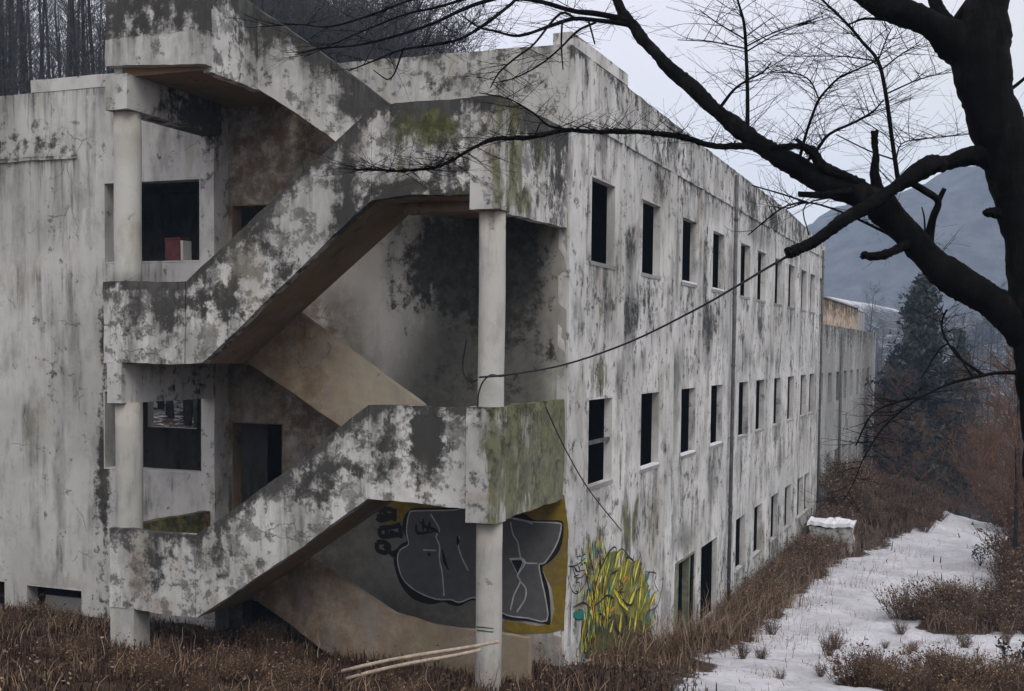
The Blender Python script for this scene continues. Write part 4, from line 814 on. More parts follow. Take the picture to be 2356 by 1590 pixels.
# ------------------------------------------------------------------ paint on the walls
def flat_paint(c, var=.25):
    return plain('spray_paint', c, .6, var, 7, .1)
PK, PG, PL, PY = flat_paint((.012, .012, .012)), flat_paint((.105, .105, .108), .12), flat_paint((.42, .42, .44)), None
k = M_('faded_mustard_paint')
P = k.pos()
k.col(k.mix(k.ss(k.noise(P, 2.2, 8, .7), .32, .54), (.16, .12, .075), k.mix(k.ss(k.noise(P, 6, 6, .7), .35, .65), (.27, .19, .02), (.17, .12, .02))))
PY = k.m
PYG = flat_paint((.44, .45, .06), .4)
POLV = flat_paint((.20, .19, .035), .5)
PYEL, PTEAL, POR, PWH, PBR = flat_paint((.66, .58, .05), .35), flat_paint((.02, .20, .18)), flat_paint((.50, .22, .03)), flat_paint((.66, .66, .62)), flat_paint((.10, .085, .03), .5)
def inset(poly, d):
    P = np.array(poly)
    n = len(P)
    area = .5 * sum(P[i][0] * P[(i + 1) % n][1] - P[(i + 1) % n][0] * P[i][1] for i in range(n))
    out = []
    for i in range(n):
        e1, e2 = P[i] - P[i - 1], P[(i + 1) % n] - P[i]
        nn = np.array([-(e1 / np.linalg.norm(e1))[1] - (e2 / np.linalg.norm(e2))[1], (e1 / np.linalg.norm(e1))[0] + (e2 / np.linalg.norm(e2))[0]])
        nn = nn / (np.linalg.norm(nn) + 1e-9) * (1 if area > 0 else -1)
        out.append(tuple(P[i] + nn * d))
    return out
def smooth2(poly, n=3, closed=True):
    P = [np.array(p) for p in poly]
    if closed:
        Pp = [P[-1]] + P + P[:2]
    else:
        Pp = [2 * P[0] - P[1]] + P + [2 * P[-1] - P[-2]]
    out = []
    for i in range(1, len(Pp) - 2):
        a, b, c, d = Pp[i - 1:i + 3]
        for q in range(n):
            t = q / n
            out.append(tuple(.5 * ((2 * b) + (c - a) * t + (2 * a - 5 * b + 4 * c - d) * t * t + (3 * b - a - 3 * c + d) * t ** 3)))
    if not closed:
        out.append(tuple(P[-1]))
    return out
class Paint:
    """thin coats of paint on a wall, each coat a hair above the last"""
    def __init__(s, plane):
        s.plane, s.V, s.F, s.M, s.mats = plane, [], [], [], []
        s.h = .0
    def add(s, polys, mat):
        if mat not in s.mats:
            s.mats.append(mat)
        for poly in polys:
            s.h += .00009
            b = len(s.V)
            for u, z in poly:
                s.V.append((u, s.plane[1] - s.h, z) if s.plane[0] == 'x' else (s.plane[1] + s.h, u, z))
            s.F.append(tuple(range(b, b + len(poly))))
            s.M.append(s.mats.index(mat))
        s.h += .0012
    def stroke(s, pts, w, mat, taper=True, n=3):
        P = [np.array(p) for p in (smooth2(pts, n, False) if len(pts) > 2 else [tuple(np.array(pts[0]) + (np.array(pts[1]) - np.array(pts[0])) * t) for t in np.linspace(0, 1, 6)])]
        L, R = [], []
        for i, p in enumerate(P):
            d = P[min(i + 1, len(P) - 1)] - P[max(i - 1, 0)]
            d = d / (np.linalg.norm(d) + 1e-9)
            t = i / (len(P) - 1)
            ww = w * .5 * ((.35 + 1.3 * min(t, 1 - t) * 1.3) if taper else 1)
            L.append(p + np.array([-d[1], d[0]]) * ww)
            R.append(p - np.array([-d[1], d[0]]) * ww)
        quads = [[tuple(L[i]), tuple(R[i]), tuple(R[i + 1]), tuple(L[i + 1])] for i in range(len(P) - 1)]
        if mat not in s.mats:
            s.mats.append(mat)
        s.h += .00006
        for q in quads:
            b = len(s.V)
            for u, z in q:
                s.V.append((u, s.plane[1] - s.h, z) if s.plane[0] == 'x' else (s.plane[1] + s.h, u, z))
            s.F.append((b, b + 1, b + 2, b + 3))
            s.M.append(s.mats.index(mat))
    def done(s, label):
        me = mesh('graffiti', s.V, s.F, s.mats)
        me.polygons.foreach_set('material_index', s.M)
        o = link('graffiti', me, BLD)
        o['label'] = label
        return o
G = END_PAINT
pt = Paint(('x', -.009))
pt.add([smooth2(G['yel'])], PY)
for s_ in G['let']:
    pt.stroke(s_, .075, PK, False)
bl = smooth2(G['blob'])
pt.add([bl], PK)
pt.add([inset(smooth2(G['inner']), -.02)], PL)
pt.add([smooth2(G['inner'])], PG)
pt.add([inset(G['tri'], -.02)], PL)
pt.add([G['tri']], PK)
for s_ in G['thin']:
    pt.stroke(s_, .022, PL, False)
for s_ in G['blk']:
    pt.stroke(s_, .05, PK)
pt.done('grey bubble letters outlined in black on a mustard patch, sprayed on the end wall under the stair')
H = SIDE_PAINT
pt = Paint(('y', .034))
pt.add([H['mid']], POLV)
pt.add([H['mass']], PBR)
r2 = random.Random(3)
for a, b, w in H['y']:
    jn = (r2.gauss(0, .03), r2.gauss(0, .03))
    md = ((a[0] + b[0]) / 2 + jn[0], (a[1] + b[1]) / 2 + jn[1])
    pt.stroke([a, md, b], w * 1.8, PK)
    pt.stroke([a, md, b], w * 1.3, r2.choice([PYEL, PYEL, PYG]))
for L_, mm in ((H['t'], PTEAL), (H['o'], POR), (H['w'], PWH)):
    for a, b, w in L_:
        pt.stroke([a, b], w * 1.35, PK)
        pt.stroke([a, b], w * 1.1, mm)
for i in range(240):
    z_ = r2.uniform(-4.75, -3.15)
    y_ = r2.gauss(1.45, .33 + .16 * (-3.15 - z_))
    if not .5 < y_ < 2.45: continue
    an = r2.gauss(1.5, .35); ln = r2.uniform(.08, .3)
    e = (y_ + cos(an) * ln, z_ + sin(an) * ln)
    pt.stroke([(y_, z_), e], r2.uniform(.015, .055), r2.choice([PYEL, PYEL, PYG, PBR, PK, PK, PYEL, PYG, PYG, PTEAL, PBR, POR]))
for s_ in H['b']:
    pt.stroke(s_, .036, PK)
pt.done('yellow flame shaped lettering with black and teal edges sprayed beside the corner')
pt2 = Paint(('y', .0345))
for s_ in H['tag']:
    pt2.stroke(s_, .017, PK, False)
pt2.done('small black scribbled tag with a long loop sprayed on the corner pilaster')
# two short green dashes on the lower right column
V, F = [], []
for q in (0, 1):
    tube(V, F, [(CX2 + .171 * sin(t), CY - .171 * cos(t), -3.60 - .045 * q - .02 * abs(t)) for t in np.linspace(-.75 + .12 * q, .75, 8)], [.008] * 8, 4)
o = link('paint_mark', mesh('paint_mark', V, F, flat_paint((.03, .10, .05))), ST)

# ------------------------------------------------------------------ cables and loose things
def cable(pts, r, label):
    o = tube_obj('cable', catmull(pts, 5), r, CABLE, None, 6)
    return tag(o, label, 'cable')
cable(CABLES['main'] + CABLES['loop'], .011, 'black cable running from the tree past the windows to the lower landing column')
cable(CABLES['loop2'], .011, 'black cable end curling down beside the right column of the stair')
dp = CABLES['drop']
cable(dp, .010, 'thin black cable slanting down from the stair landing across the facade')
for (p0, p1, lab) in (((-1.75, -3.35, -4.13), (.25, -3.05, -3.60), 'upper of two pale wooden poles lying in the weeds before the stair'),
                      ((-1.65, -3.42, -4.20), (.05, -3.15, -3.70), 'lower of two pale wooden poles lying in the weeds before the stair')):
    p0, p1 = np.array(p0), np.array(p1)
    o = tube_obj('pole', [p0 + (p1 - p0) * t + np.array([0, 0, .02 * sin(5 * t)]) for t in np.linspace(0, 1, 7)], [.024, .026, .023, .025, .024, .022, .02], PALEWOOD, None, 8)
    tag(o, lab, 'pole')
RBX = tag(empty('red_box', (-6.55, YW + .13, 1.285)), 'small dark red box with a pale end on the upper ledge beside the stair', 'box')
def local(o, root):
    o.location = tuple(-v for v in root.location)
    return o
local(box('body', -6.75, -6.45, YW + .02, YW + .24, 1.287, 1.62, REDBOX, RBX, .1), RBX)
local(box('end_plate', -6.447, -6.40, YW + .02, YW + .24, 1.287, 1.60, WING, RBX, .1), RBX)
local(box('lid', -6.76, -6.44, YW + .01, YW + .25, 1.622, 1.65, REDBOX, RBX, .1), RBX)
# snow capped concrete block beside the path
cbx = tag(empty('concrete_block', (1.35, 24.2, -6.6)), 'broken concrete block with a cap of snow beside the path', 'block')
local(box('body', .35, 1.7, 23.4, 24.6, -6.9, -5.78, CONC, cbx, .15, lambda P: .4 * np.ones(len(P)), wobble=.07), cbx)
local(box('snow_cap', .28, 1.76, 23.33, 24.65, -5.74, -5.62, SNOWM, cbx, .12, wobble=.06), cbx)

# ------------------------------------------------------------------ the big bare tree in front
TREE = tag(empty('bare_tree', (LIMBS[0][1][0][0], LIMBS[0][1][0][1], LIMBS[0][1][0][2])), 'large dark leafless tree at the right edge with a cut limb reaching over the path', 'tree')
TW_V, TW_F = [], []
def rough_limb(pts, rad, amp=.10):
    q_ = 10 if rad[0] > .03 else 4
    P = catmull(pts, q_)
    R = np.interp(np.arange(len(P)) / float(q_), np.arange(len(rad)), rad)
    return P, [r * (1 + amp * .5 * (sin(i / q_ * 2.3) + .5 * sin(i / q_ * 5.1 + 1))) for i, r in enumerate(R)]
CR, CU = np.array(RIGHT), np.array(tuple(cu))
CF = np.array(FWD)
def twig(p, d, ln, r, depth):
    n = 6
    pts, rr_ = [p], [r]
    d = d / np.linalg.norm(d)
    for i in range(n):
        d = d + np.array([rnd.gauss(0, .09), rnd.gauss(0, .09), rnd.gauss(.01, .08)])
        d = d / np.linalg.norm(d)
        pts.append(pts[-1] + d * ln / n)
        rr_.append(max(.0009, r * (1 - .8 * (i + 1) / n)))
    tube(TW_V, TW_F, pts, rr_, 3, False)
    if depth > 0:
        for i in range(1, n):
            if rnd.random() < .8:
                side = np.array([rnd.gauss(0, 1), rnd.gauss(0, 1), rnd.gauss(0, .7)])
                twig(pts[i], d * .7 + side * .6, ln * rnd.uniform(.3, .6), rr_[i] * .65, depth - 1)
off = np.array(tuple(TREE.location))
for kind, pts, tw in LIMBS:
    P, R = rough_limb([p[:3] for p in pts], [p[3] for p in pts], .12 if pts[0][3] > .02 else .06)
    V, F = [], []
    big = R[0] > .03
    tube(V, F, [p - off for p in P], R, 22 if big else (8 if R[0] > .01 else 5))
    V = np.array(V)
    if big:
        V = V + np.stack([np.sin(23 * V[:, 2] + 9 * V[:, 1]), np.sin(19 * V[:, 2] - 11 * V[:, 0]), np.sin(17 * V[:, 0])], 1) * .006
        rg = np.random.default_rng(len(V))
        V = V + rg.normal(0, .0035, V.shape)
    link(kind, mesh(kind, V, F, BARK, smooth=True), TREE)
    if tw:
        st = 1 if tw == 1 else 2
        for i in range(st, len(P) - 1):
            if R[i] > .022:
                if rnd.random() < .9: continue
            for _ in range(rnd.choice([0, 1, 1, 2]) if tw == 1 else rnd.choice([1, 1, 2, 2])):
                ax = P[i + 1] - P[i - 1]
                ax = ax / np.linalg.norm(ax)
                sd_ = CR * rnd.choice([-1, 1]) * rnd.uniform(.6, 1) + CU * rnd.uniform(-.25, .6) + CF * rnd.gauss(0, .5)
                twig(P[i] - off, ax * .5 + sd_, rnd.uniform(.18, .55) * (.7 if tw == 1 else 1.05), min(.0032, R[i] * .6 + .0008), 1)
o = link('twigs', mesh('twigs', TW_V, TW_F, BARK), TREE)
o['kind'] = 'stuff'

# ------------------------------------------------------------------ bare trees of the woods
def tree_meshes(seed, h, r0, crown0, spread, nb, up=.8, depth=2, mat=BARK2, tmat=TWIG):
    r = random.Random(seed)
    TV, TF, BV, BF = [], [], [], []
    pts, rad = [], []
    x = y = 0.
    lean = (r.gauss(0, .045), r.gauss(0, .045))
    for i in range(11):
        t = i / 10
        x += r.gauss(0, .02) * h * .1 + lean[0] * h * .1
        y += r.gauss(0, .02) * h * .1 + lean[1] * h * .1
        pts.append(np.array([x, y, t * h - .4]))
        rad.append(r0 * (1 - t) ** .8 + .012)
    tube(TV, TF, pts, rad, 7)
    def br(p, d, ln, ra, dp):
        n = 4
        P, R = [p], [ra]
        for i in range(n):
            d = d + np.array([r.gauss(0, .14), r.gauss(0, .14), r.gauss(.06, .1)])
            d = d / np.linalg.norm(d)
            P.append(P[-1] + d * ln / n)
            R.append(max(.006, ra * (1 - .8 * (i + 1) / n)))
        tube(BV, BF, P, R, 3, False)
        if dp:
            for i in range(1, n + 1):
                for _ in range(2):
                    s = np.array([r.gauss(0, 1), r.gauss(0, 1), r.gauss(.2, .6)])
                    br(P[i], d * .6 + s * .5, ln * r.uniform(.35, .6), R[i] * .6, dp - 1)
    for b in range(nb):
        t = crown0 + (1 - crown0) * (b + r.random()) / nb
        f = t * 10
        i = min(9, int(f))
        p = pts[i] + (pts[i + 1] - pts[i]) * (f - i)
        a = r.uniform(0, 2 * pi)
        ln = spread * (1.15 - .75 * t) * r.uniform(.7, 1.2)
        br(p, np.array([cos(a), sin(a), up * r.uniform(.6, 1.4)]), ln, max(.012, r0 * .34 * (1 - t * .7)), depth)
    return mesh('trunk', TV, TF, mat, smooth=True), mesh('crown', BV, BF, tmat)
def plant_tree(meshes, x, y, z, s, rot, label, group, cat='tree', name='bare_tree'):
    t = tag(empty(name, (x, y, z)), label, cat, group)
    t.rotation_euler = (0, 0, rot)
    t.scale = (s, s, s)
    link('trunk', meshes[0], t)
    link('crown', meshes[1], t)
    return t
TALL = [tree_meshes(100 + i, 15.5, .105, .10, 2.2, 44, 1.2, 1) for i in range(6)]
WIDE = [tree_meshes(200 + i, 10.5, .13, .18, 3.4, 24, .75, 2) for i in range(4)]
BRN = [tree_meshes(300 + i, 4.2, .07, .12, 1.9, 16, .8, 2, BARK2, BROWNTWIG) for i in range(3)]

def from_dir(sx, dep):
    """a point at the given depth in the direction of a photo column (used only to lay out the woods)"""
    d = np.array(FWD) + (sx - 1178) / 2764.5 * np.array(RIGHT)
    return 5.67 + d[0] * dep, -16.39 + d[1] * dep
# tall dark forest behind the left wing
n = 0
for i in range(170):
    sx = rnd.uniform(-70, 640)
    dep = rnd.uniform(38, 66)
    x, y = from_dir(sx, dep)
    if x > -17: continue
    plant_tree(rnd.choice(TALL), x, y, float(gz(x, y)) - .1, rnd.uniform(.85, 1.2), rnd.uniform(0, 6.28), 'tall slender bare tree in the dark wood behind the left wing', 'bare trees behind the left wing')
# hillside trees behind the stair top, falling away to the right
for i in range(80):
    sx = rnd.uniform(560, 1010)
    dep = rnd.uniform(46, 74)
    x, y = from_dir(sx, dep)
    if x > -11.5: continue
    top = np.interp(sx, [560, 850, 1010], [18.5, 16.5, 14.5]) * dep / 60
    z = float(gz(x, y)) - .1
    s = max(.35, (top - z) / 10.5) * rnd.uniform(.85, 1.05)
    plant_tree(rnd.choice(WIDE), x, y, z, s, rnd.uniform(0, 6.28), 'grey bare tree with a dense twiggy crown on the slope behind the roof', 'bare trees on the slope behind the roof')
# valley and far slope on the right
for i in range(64):
    sx = rnd.uniform(1990, 2420)
    dep = rnd.uniform(66, 190)
    x, y = from_dir(sx, dep)
    if x < 1.5 and y < 58: continue
    plant_tree(rnd.choice(WIDE), x, y, float(gz(x, y)) - .2, rnd.uniform(.55, .95), rnd.uniform(0, 6.28), 'leafless tree on the misty valley slope right of the building', 'bare trees in the valley')
# ------------------------------------------------------------------ conifers
def conifer_mesh(seed, h, rbase):
    r = np.random.default_rng(seed)
    V, T, tone = [], [], []
    nb = 330
    for b in range(nb):
        t = (b + r.random()) / nb
        z = h * (.06 + .94 * t)
        L = rbase * (1 - t) ** .8 * r.choice([.45, .7, .9, 1.0, 1.25]) * r.uniform(.85, 1.1) + .12
        a = r.uniform(0, 2 * pi)
        d = np.array([cos(a), sin(a), -.10 + .5 * t])
        m = int(12 + 26 * L)
        base = r.uniform(.1, .8)
        for q in range(m):
            s = r.uniform(.12, 1) ** .7
            p = np.array([0, 0, z]) + d * L * s + r.normal(0, .10, 3) * (.5 + s) + np.array([0, 0, -.12 * s * L])
            u = r.normal(0, 1, 3); u /= np.linalg.norm(u)
            w = np.cross(u, r.normal(0, 1, 3)); w /= np.linalg.norm(w)
            sz = r.uniform(.12, .27)
            k0 = len(V)
            V += [p - u * sz, p + u * sz * .6 + w * sz * .28, p + u * sz * .6 - w * sz * .28]
            T.append((k0, k0 + 1, k0 + 2))
            tv = np.clip(base + r.normal(0, .2), 0, 1)
            tone += [tv] * 3
    return big_mesh('crown', np.array(V), [], T, NEEDLE, {'tone': tone})
CON = [conifer_mesh(5, 10, 2.7), conifer_mesh(6, 10, 2.8)]
def conifer(sx, dep, ztop, zbot, mi, sxy, label):
    x, y = from_dir(sx, dep)
    t = tag(empty('conifer', (x, y, zbot)), label, 'tree')
    s = (ztop - zbot) / 10.
    tube_obj('trunk', [(0, 0, -3), (0, 0, 5 * s), (0, 0, 9.3 * s)], [.2, .13, .03], BARK2, t, 8)
    c = link('crown', CON[mi], t)
    c.scale = (s * sxy, s * sxy, s)
conifer(2118, 62, 3.8, -8.5, 0, 1.0, 'tall dark conifer beside the far end of the building')
conifer(2205, 78, 1.2, -9.5, 1, .75, 'shorter dark conifer right of the tall one')
conifer(2052, 72, -.4, -10.5, 1, .9, 'low dark conifer between the building end and the tall conifer')

# ------------------------------------------------------------------ shrubs and weeds
def shrub_mesh(seed, h=1.0, spread=.7, stems=70, leaves=520):
    r = np.random.default_rng(seed)
    V, F = [], []
    tips = []
    for s in range(stems):
        a = r.uniform(0, 2 * pi)
        rr_ = r.uniform(0, .3) * spread
        p = np.array([cos(a) * rr_, sin(a) * rr_, -.08])
        d = np.array([cos(a) * r.uniform(.1, .9) * spread, sin(a) * r.uniform(.1, .9) * spread, h * r.uniform(.5, 1.05)])
        pts = [p, p + d * .35 + r.normal(0, .03, 3), p + d * .7 + r.normal(0, .05, 3) - np.array([0, 0, .02]), p + d + r.normal(0, .07, 3) - np.array([0, 0, .06])]
        tube(V, F, pts, [.007, .006, .004, .002], 3, False)
        tips += [(pts[1], pts[2]), (pts[2], pts[3]), (pts[2], pts[3])]
        for q in range(2):
            b0 = pts[1] + (pts[2] - pts[1]) * r.random()
            b1 = b0 + r.normal(0, .16, 3) * h + np.array([0, 0, .13 * h])
            tube(V, F, [b0, (b0 + b1) / 2 + r.normal(0, .02, 3), b1], [.004, .003, .0015], 3, False)
            tips.append((b0, b1))
    nV = len(V)
    tone = list(np.clip(r.normal(.35, .18, nV // 3).repeat(3), 0, 1))[:nV]
    tone += [.3] * (nV - len(tone))
    for q in range(leaves):
        a, b = tips[r.integers(len(tips))]
        p = a + (b - a) * r.random() + r.normal(0, .02, 3)
        u = r.normal(0, 1, 3); u /= np.linalg.norm(u)
        w = np.cross(u, r.normal(0, 1, 3)); w /= np.linalg.norm(w)
        sz = r.uniform(.018, .042)
        k0 = len(V)
        V += [p - u * sz, p + w * sz * .5, p + u * sz, p - w * sz * .5]
        F.append((k0, k0 + 1, k0 + 2, k0 + 3))
        tv = float(np.clip(r.normal(.5, .28), 0, 1))
        tone += [tv] * 4
    return mesh('dry_shrub', V, F, LEAFM, {'tone': tone})
SHR = [shrub_mesh(40 + i, 1., .75, 80, 760) for i in range(4)] + [shrub_mesh(50 + i, 1., .5, 70, 160) for i in range(3)]
def shrub(x, y, s, label, group, mi=None):
    o = link('dry_shrub', SHR[mi] if mi is not None else rnd.choice(SHR[:4]), None, (x, y, float(gz(x, y))))
    o.rotation_euler = (0, 0, rnd.uniform(0, 6.28))
    o.scale = (s * rnd.uniform(.9, 1.2), s * rnd.uniform(.9, 1.2), s * rnd.uniform(.8, 1.1))
    return tag(o, label, 'shrub', group)
y = 2.0
while y < 31:                                   # along the foot of the facade
    for q in range(3):
        xx = rnd.uniform(.15, .9) + (.3 if y > 18 else 0)
        if not (6.6 < y < 9 and xx < .5):
            bay = 'near the corner under the yellow graffiti' if y < 5.5 else 'by the green entrance' if y < 11 else 'between the downpipe and the first ground windows' if y < 17 else 'under the middle ground windows' if y < 23 else 'by the last ground windows'
            shrub(xx, y + rnd.uniform(-.3, .3), rnd.uniform(.4, .95) * np.interp(y, [2, 5, 9, 14, 30], [.25, .4, .55, 1.1, 1.5]), 'brown dry shrub at the facade foot ' + bay, 'dry shrubs along the facade')
    y += np.interp(y, [2, 30], [.55, .95])
for i in range(46):                             # bank at the far end of the path
    a = rnd.uniform(0, 6.28); q = rnd.random() ** .5
    shrub(2.7 + cos(a) * q * 1.6, 32 + sin(a) * q * 4.6, rnd.uniform(.45, .85), 'brown brush on the bank left of the far end of the path', 'brush on the far bank')
for i in range(32):                             # island in the snow
    a = rnd.uniform(0, 6.28); q = rnd.random() ** .5
    shrub(5.75 + cos(a) * q * 1.75 + rnd.gauss(0, .15), 14.4 + sin(a) * q * 1.9 + rnd.gauss(0, .4), rnd.uniform(.4, 1.05), 'brown shrub in the thicket standing in the snow right of the path', 'thicket in the snow')
for i in range(34):                             # near right corner
    a = rnd.uniform(0, 6.28); q = rnd.random() ** .5
    shrub(5.2 + cos(a) * q * 1.6 + rnd.gauss(0, .2), 2.2 + sin(a) * q * 1.6 + rnd.gauss(0, .35), rnd.uniform(.25, .8), 'low brown shrub in the near patch at the lower right', 'shrubs in the near patch')
for i in range(46):                             # right edge
    x = rnd.uniform(6.3, 9.5); y = rnd.uniform(14, 33)
    shrub(x, y, rnd.uniform(.9, 2.0), 'tall brown brush right of the snowy path', 'brush right of the path')
for i in range(40):                             # thin weed stalks poking through the snow
    x = rnd.uniform(1.4, 6.2); y = rnd.uniform(1.5, 11.5)
    if x < 3.8 and rnd.random() < .6 and y > 4: continue
    shrub(x, y, rnd.uniform(.2, .5), 'thin dry weed stalks poking through the snow of the path', 'weed stalks in the snow', 4 + i % 3)
for i in range(80):                             # before the stair
    x = rnd.uniform(-11, 1.0); y = rnd.uniform(-5.6, -2.9 if x > -6.2 else -.9)
    shrub(x, y, rnd.uniform(.22, .5), 'brown weed clump in front of the staircase', 'weed clumps before the stair', rnd.randrange(7))
for i in range(10):
    x = rnd.uniform(-5.0, -1.5); y = rnd.uniform(-2.4, -.6)
    shrub(x, y, rnd.uniform(.35, .6), 'thin weed growing under the stair flight', 'weeds under the stair', 4 + i % 3)
# small brown tree at the right side and rusty bushes in the valley
x, y = 6.55, 20.5
plant_tree(BRN[0], x, y, float(gz(x, y)), 1.05, .4, 'small brown leaning tree at the right side of the path', None)
for (sx, dep, s) in ((2092, 62, 2.1), (2130, 64, 2.3), (2170, 66, 2.3), (2205, 68, 2.0), (2080, 58, 1.5), (2350, 44, 1.6), (2320, 52, 1.5), (2372, 36, 1.5)):
    x, y = from_dir(sx, dep)
    plant_tree(rnd.choice(BRN), x, y, float(gz(x, y)), s, rnd.uniform(0, 6), 'small rust brown leafless tree at the edge of the valley', 'small brown trees at the valley edge')
# dark leafy evergreen twigs in the lower right corner
def leafy(x, y, s, lab):
    r = np.random.default_rng(int(x * 100))
    t = tag(empty('evergreen_bush', (x, y, float(gz(x, y)))), lab, 'bush')
    V, F, LV, LF = [], [], [], []
    for q in range(9):
        a = r.uniform(0, 6.28)
        p = np.zeros(3); d = np.array([cos(a) * .45, sin(a) * .45, r.uniform(.6, 1.1)]) * s
        pts = [p, p + d * .5 + r.normal(0, .04, 3), p + d]
        tube(V, F, pts, [.008, .006, .003], 4, False)
        for w in range(16):
            c = pts[1] + (pts[2] - pts[1]) * r.random() + r.normal(0, .05, 3)
            u = r.normal(0, 1, 3); u /= np.linalg.norm(u)
            v = np.cross(u, r.normal(0, 1, 3)); v /= np.linalg.norm(v)
            z = r.uniform(.03, .055)
            k0 = len(LV)
            LV += [c - u * z, c + v * z * .5, c + u * z, c - v * z * .5]
            LF.append((k0, k0 + 1, k0 + 2, k0 + 3))
    link('stem', mesh('stem', V, F, BARK), t)
    link('foliage', mesh('foliage', LV, LF, DLEAF), t)
leafy(6.15, 5.6, .75, 'dark leafy evergreen twigs at the lower right corner')
leafy(5.6, 22.5, .6, 'dark leafy sprigs in the snow near the far end of the path')

def blades(n, sampler, hlo, hhi, name, label, mat=GRASSM):
    X, Y = sampler(n)
    n = len(X)
    Z = gz(X, Y)
    h = rng.uniform(hlo, hhi, n) ** 1.3 * np.interp(Y, [-6, -1, .5, 4, 9, 13, 35], [1.2, 1.2, .5, .5, .6, 1.1, 1.5])
    a = rng.uniform(0, 2 * pi, n)
    lean = rng.uniform(.05, .65, n)
    wd = rng.uniform(.004, .011, n) * np.interp(Y, [-6, 3, 12, 35], [1, 1.1, 1.6, 2.6])
    dx, dy = np.cos(a), np.sin(a)
    px, py = -dy, dx
    z0 = Z - .03
    base = np.stack([X, Y, z0], 1)
    p_ = np.stack([px * wd, py * wd, np.zeros(n)], 1)
    mid = base + np.stack([dx * lean * h * .35, dy * lean * h * .35, h * .6], 1)
    tip = base + np.stack([dx * lean * h, dy * lean * h, h * (1 - .35 * lean)], 1)
    V = np.stack([base - p_, base + p_, mid + p_ * .7, mid - p_ * .7, tip], 1).reshape(-1, 3)
    b = np.arange(n) * 5
    Q = np.stack([b, b + 1, b + 2, b + 3], 1)
    T = np.stack([b + 3, b + 2, b + 4], 1)
    tone = np.clip(rng.normal(.36, .24, n), 0, 1).repeat(5)
    return tag(link(name, big_mesh(name, V, Q, T, mat, {'tone': tone})), label, 'grass', kind='stuff')
def litter(n, sampler, label):
    X, Y = sampler(n)
    n = len(X)
    c = np.stack([X, Y, gz(X, Y) + rng.exponential(.07, n) + .01], 1)
    u = rng.normal(0, 1, (n, 3)); u[:, 2] *= .5; u /= np.linalg.norm(u, axis=1)[:, None]
    v = np.cross(u, rng.normal(0, 1, (n, 3))); v /= np.linalg.norm(v, axis=1)[:, None]
    sz = rng.uniform(.012, .035, n)[:, None]
    V = np.stack([c - u * sz, c + v * sz * .55, c + u * sz, c - v * sz * .55], 1).reshape(-1, 3)
    tone = np.clip(rng.normal(.5, .27, n), 0, 1).repeat(4)
    return tag(link('leaf_litter', big_mesh('leaf_litter', V, np.arange(4 * n).reshape(-1, 4), [], LEAFM, {'tone': tone})), label, 'leaves', kind='stuff')
def stalks(n, sampler, hlo, hhi, name, label, mat):
    X, Y = sampler(n)
    n = len(X)
    Z = gz(X, Y)
    h = rng.uniform(hlo, hhi, n) * rng.uniform(.5, 1., n)
    a = rng.uniform(0, 2 * pi, n)
    k1 = rng.uniform(.05, .9, n)
    wd = rng.uniform(.003, .006, n)
    seg = 5
    V = []
    sx_, sy_ = -np.sin(a), np.cos(a)
    wob1 = rng.normal(0, .06, (n, seg + 1)) * h[:, None]
    for i in range(seg + 1):
        t = i / seg
        r_ = k1 * h * t ** 1.7
        px = X + np.cos(a) * r_ + sx_ * wob1[:, i] * t
        py = Y + np.sin(a) * r_ + sy_ * wob1[:, i] * t
        pz = Z - .03 + h * (t - .38 * k1 * t * t)
        w_ = wd * (1.25 - t)
        V.append(np.stack([px - sx_ * w_, py - sy_ * w_, pz], 1))
        V.append(np.stack([px + sx_ * w_, py + sy_ * w_, pz + w_ * .6], 1))
    V = np.stack(V, 1).reshape(-1, 3)
    b = (np.arange(n) * 2 * (seg + 1))[:, None] + np.arange(seg)[None] * 2
    b = b.ravel()
    Q = np.stack([b, b + 1, b + 3, b + 2], 1)
    tone = np.clip(rng.normal(.70, .24, n), 0, 1).repeat(2 * (seg + 1))
    return tag(link(name, big_mesh(name, V, Q, [], mat, {'tone': tone})), label, 'weeds', kind='stuff')
def s_front(n):
    X = rng.uniform(-13, 3.5, n); Y = rng.uniform(-7.5, 1.5, n)
    s = snow_mask(X, Y)
    k_ = (rng.random(n) > s * 1.2) & ~((X < .02) & (Y > YW - .05) & (X < -5.6)) & ~((X > -5.8) & (X < .02) & (Y > -.05))
    cl = .5 + .5 * np.sin(1.9 * X + 1.3 * Y) * np.sin(2.3 * Y - 1.1 * X)
    k_ &= rng.random(n) < .45 + .55 * cl
    return X[k_], Y[k_]
blades(80000, s_front, .07, .29, 'dry_grass', 'brown dry weeds covering the ground in front of the staircase', DARKWEEDM)
stalks(13000, lambda n: (lambda a, b: (a[np.sin(1.3 * a + .7 * b) * np.sin(1.1 * b - .6 * a) > -.15], b[np.sin(1.3 * a + .7 * b) * np.sin(1.1 * b - .6 * a) > -.15]))(*s_front(n)), .12, .62, 'tangled_weeds', 'tangled pale dry stalks standing in the weeds in front of the staircase', GRASSM)
litter(14000, s_front, 'brown fallen leaves caught in the weeds in front of the staircase')
def s_side(n):
    X = np.abs(rng.normal(0, .75, n)) + .06; Y = rng.uniform(1.2, 33, n)
    k_ = rng.random(n) > sm(.2, .7, snow_mask(X, Y)) * .985
    return X[k_], Y[k_]
blades(16000, s_side, .10, .6, 'dry_grass', 'brown dry grass strip between the facade and the snowy path')
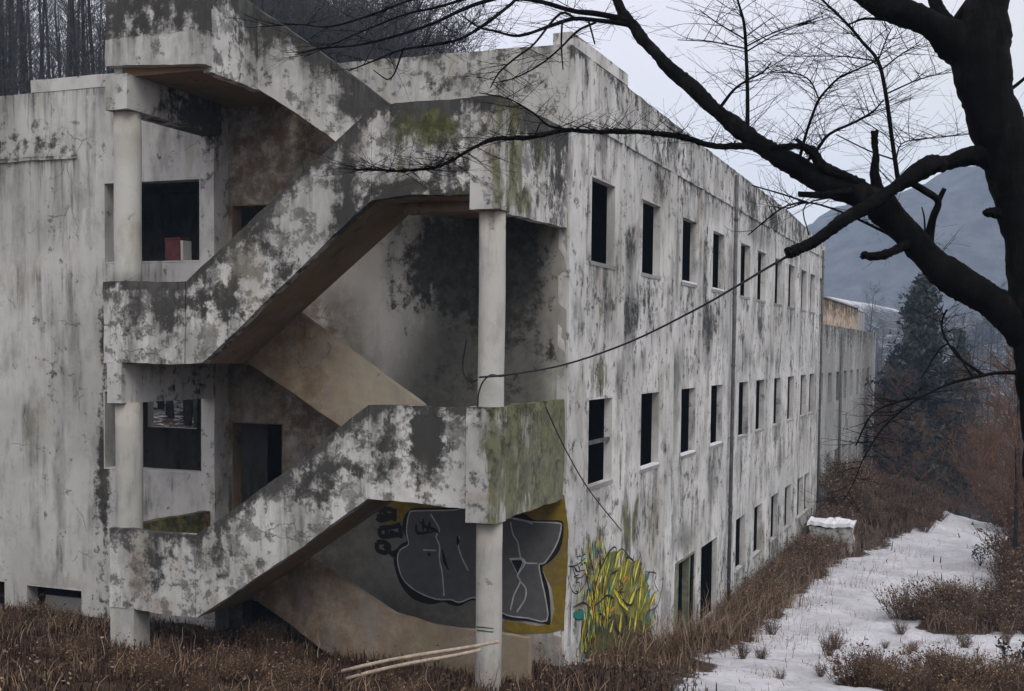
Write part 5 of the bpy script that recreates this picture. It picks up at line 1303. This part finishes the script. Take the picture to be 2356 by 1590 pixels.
def s_side2(n):
    X = np.abs(rng.normal(0, .8, n)) + .06; Y = rng.uniform(2.2, 33, n)
    k_ = (rng.random(n) > sm(.3, .9, snow_mask(X, Y)) * .9) & (rng.random(n) < np.interp(Y, [2, 6, 9, 14], [.15, .25, .4, 1]))
    return X[k_], Y[k_]
stalks(15000, s_side2, .3, 1.15, 'tangled_weeds', 'tangled pale dry stalks along the foot of the facade', GRASSM)
litter(9000, s_side2, 'brown fallen leaves caught in the weeds along the facade')
def s_snow(n):
    X = rng.uniform(1.0, 8, n); Y = rng.uniform(1.0, 30, n)
    cl = np.sin(1.7 * X + .6 * Y) * np.sin(1.3 * Y - 1.1 * X)
    e = np.abs(X - np.interp(Y, [1, 8, 20, 30], [3.4, 3.6, 3.9, 5.2])) / 2.2
    k_ = rng.random(n) < np.clip((.2 + .7 * cl) * e, 0, 1)
    return X[k_], Y[k_]
stalks(17000, s_snow, .10, .42, 'tangled_weeds', 'thin brown grass stalks poking through the snow along both sides of the path', GRASSM)
def s_right(n):
    X = rng.uniform(2.5, 11, n); Y = rng.uniform(.2, 34, n)
    k_ = rng.random(n) > np.clip(snow_mask(X, Y) * 1.9 + .02, 0, .998)
    return X[k_], Y[k_]
blades(60000, s_right, .10, .5, 'dry_grass', 'brown dry grass in patches right of the snowy path')
stalks(12000, s_right, .25, .8, 'tangled_weeds', 'tangled pale dry stalks in the patches right of the snowy path', GRASSM)

# ------------------------------------------------------------------ haze
HAZE = True
if HAZE:
    V = [(x, y, z) for x in (-480, 480) for y in (-120, 680) for z in (-24, 104)]
    F = [(0, 1, 3, 2), (4, 6, 7, 5), (0, 4, 5, 1), (2, 3, 7, 6), (0, 2, 6, 4), (1, 5, 7, 3)]
    hm = bpy.data.materials.new('winter_haze')
    hm.use_nodes = True
    ht = hm.node_tree
    ht.nodes.clear()
    vo = ht.nodes.new('ShaderNodeVolumePrincipled')
    vo.inputs['Color'].default_value = (.52, .74, 1., 1)
    vo.inputs['Density'].default_value = .0008
    vo.inputs['Anisotropy'].default_value = 0
    ho = ht.nodes.new('ShaderNodeOutputMaterial')
    ht.links.new(vo.outputs[0], ho.inputs['Volume'])
    hz = tag(link('haze', mesh('haze', V, F, hm)), 'thin pale winter haze filling the valley', kind='stuff')
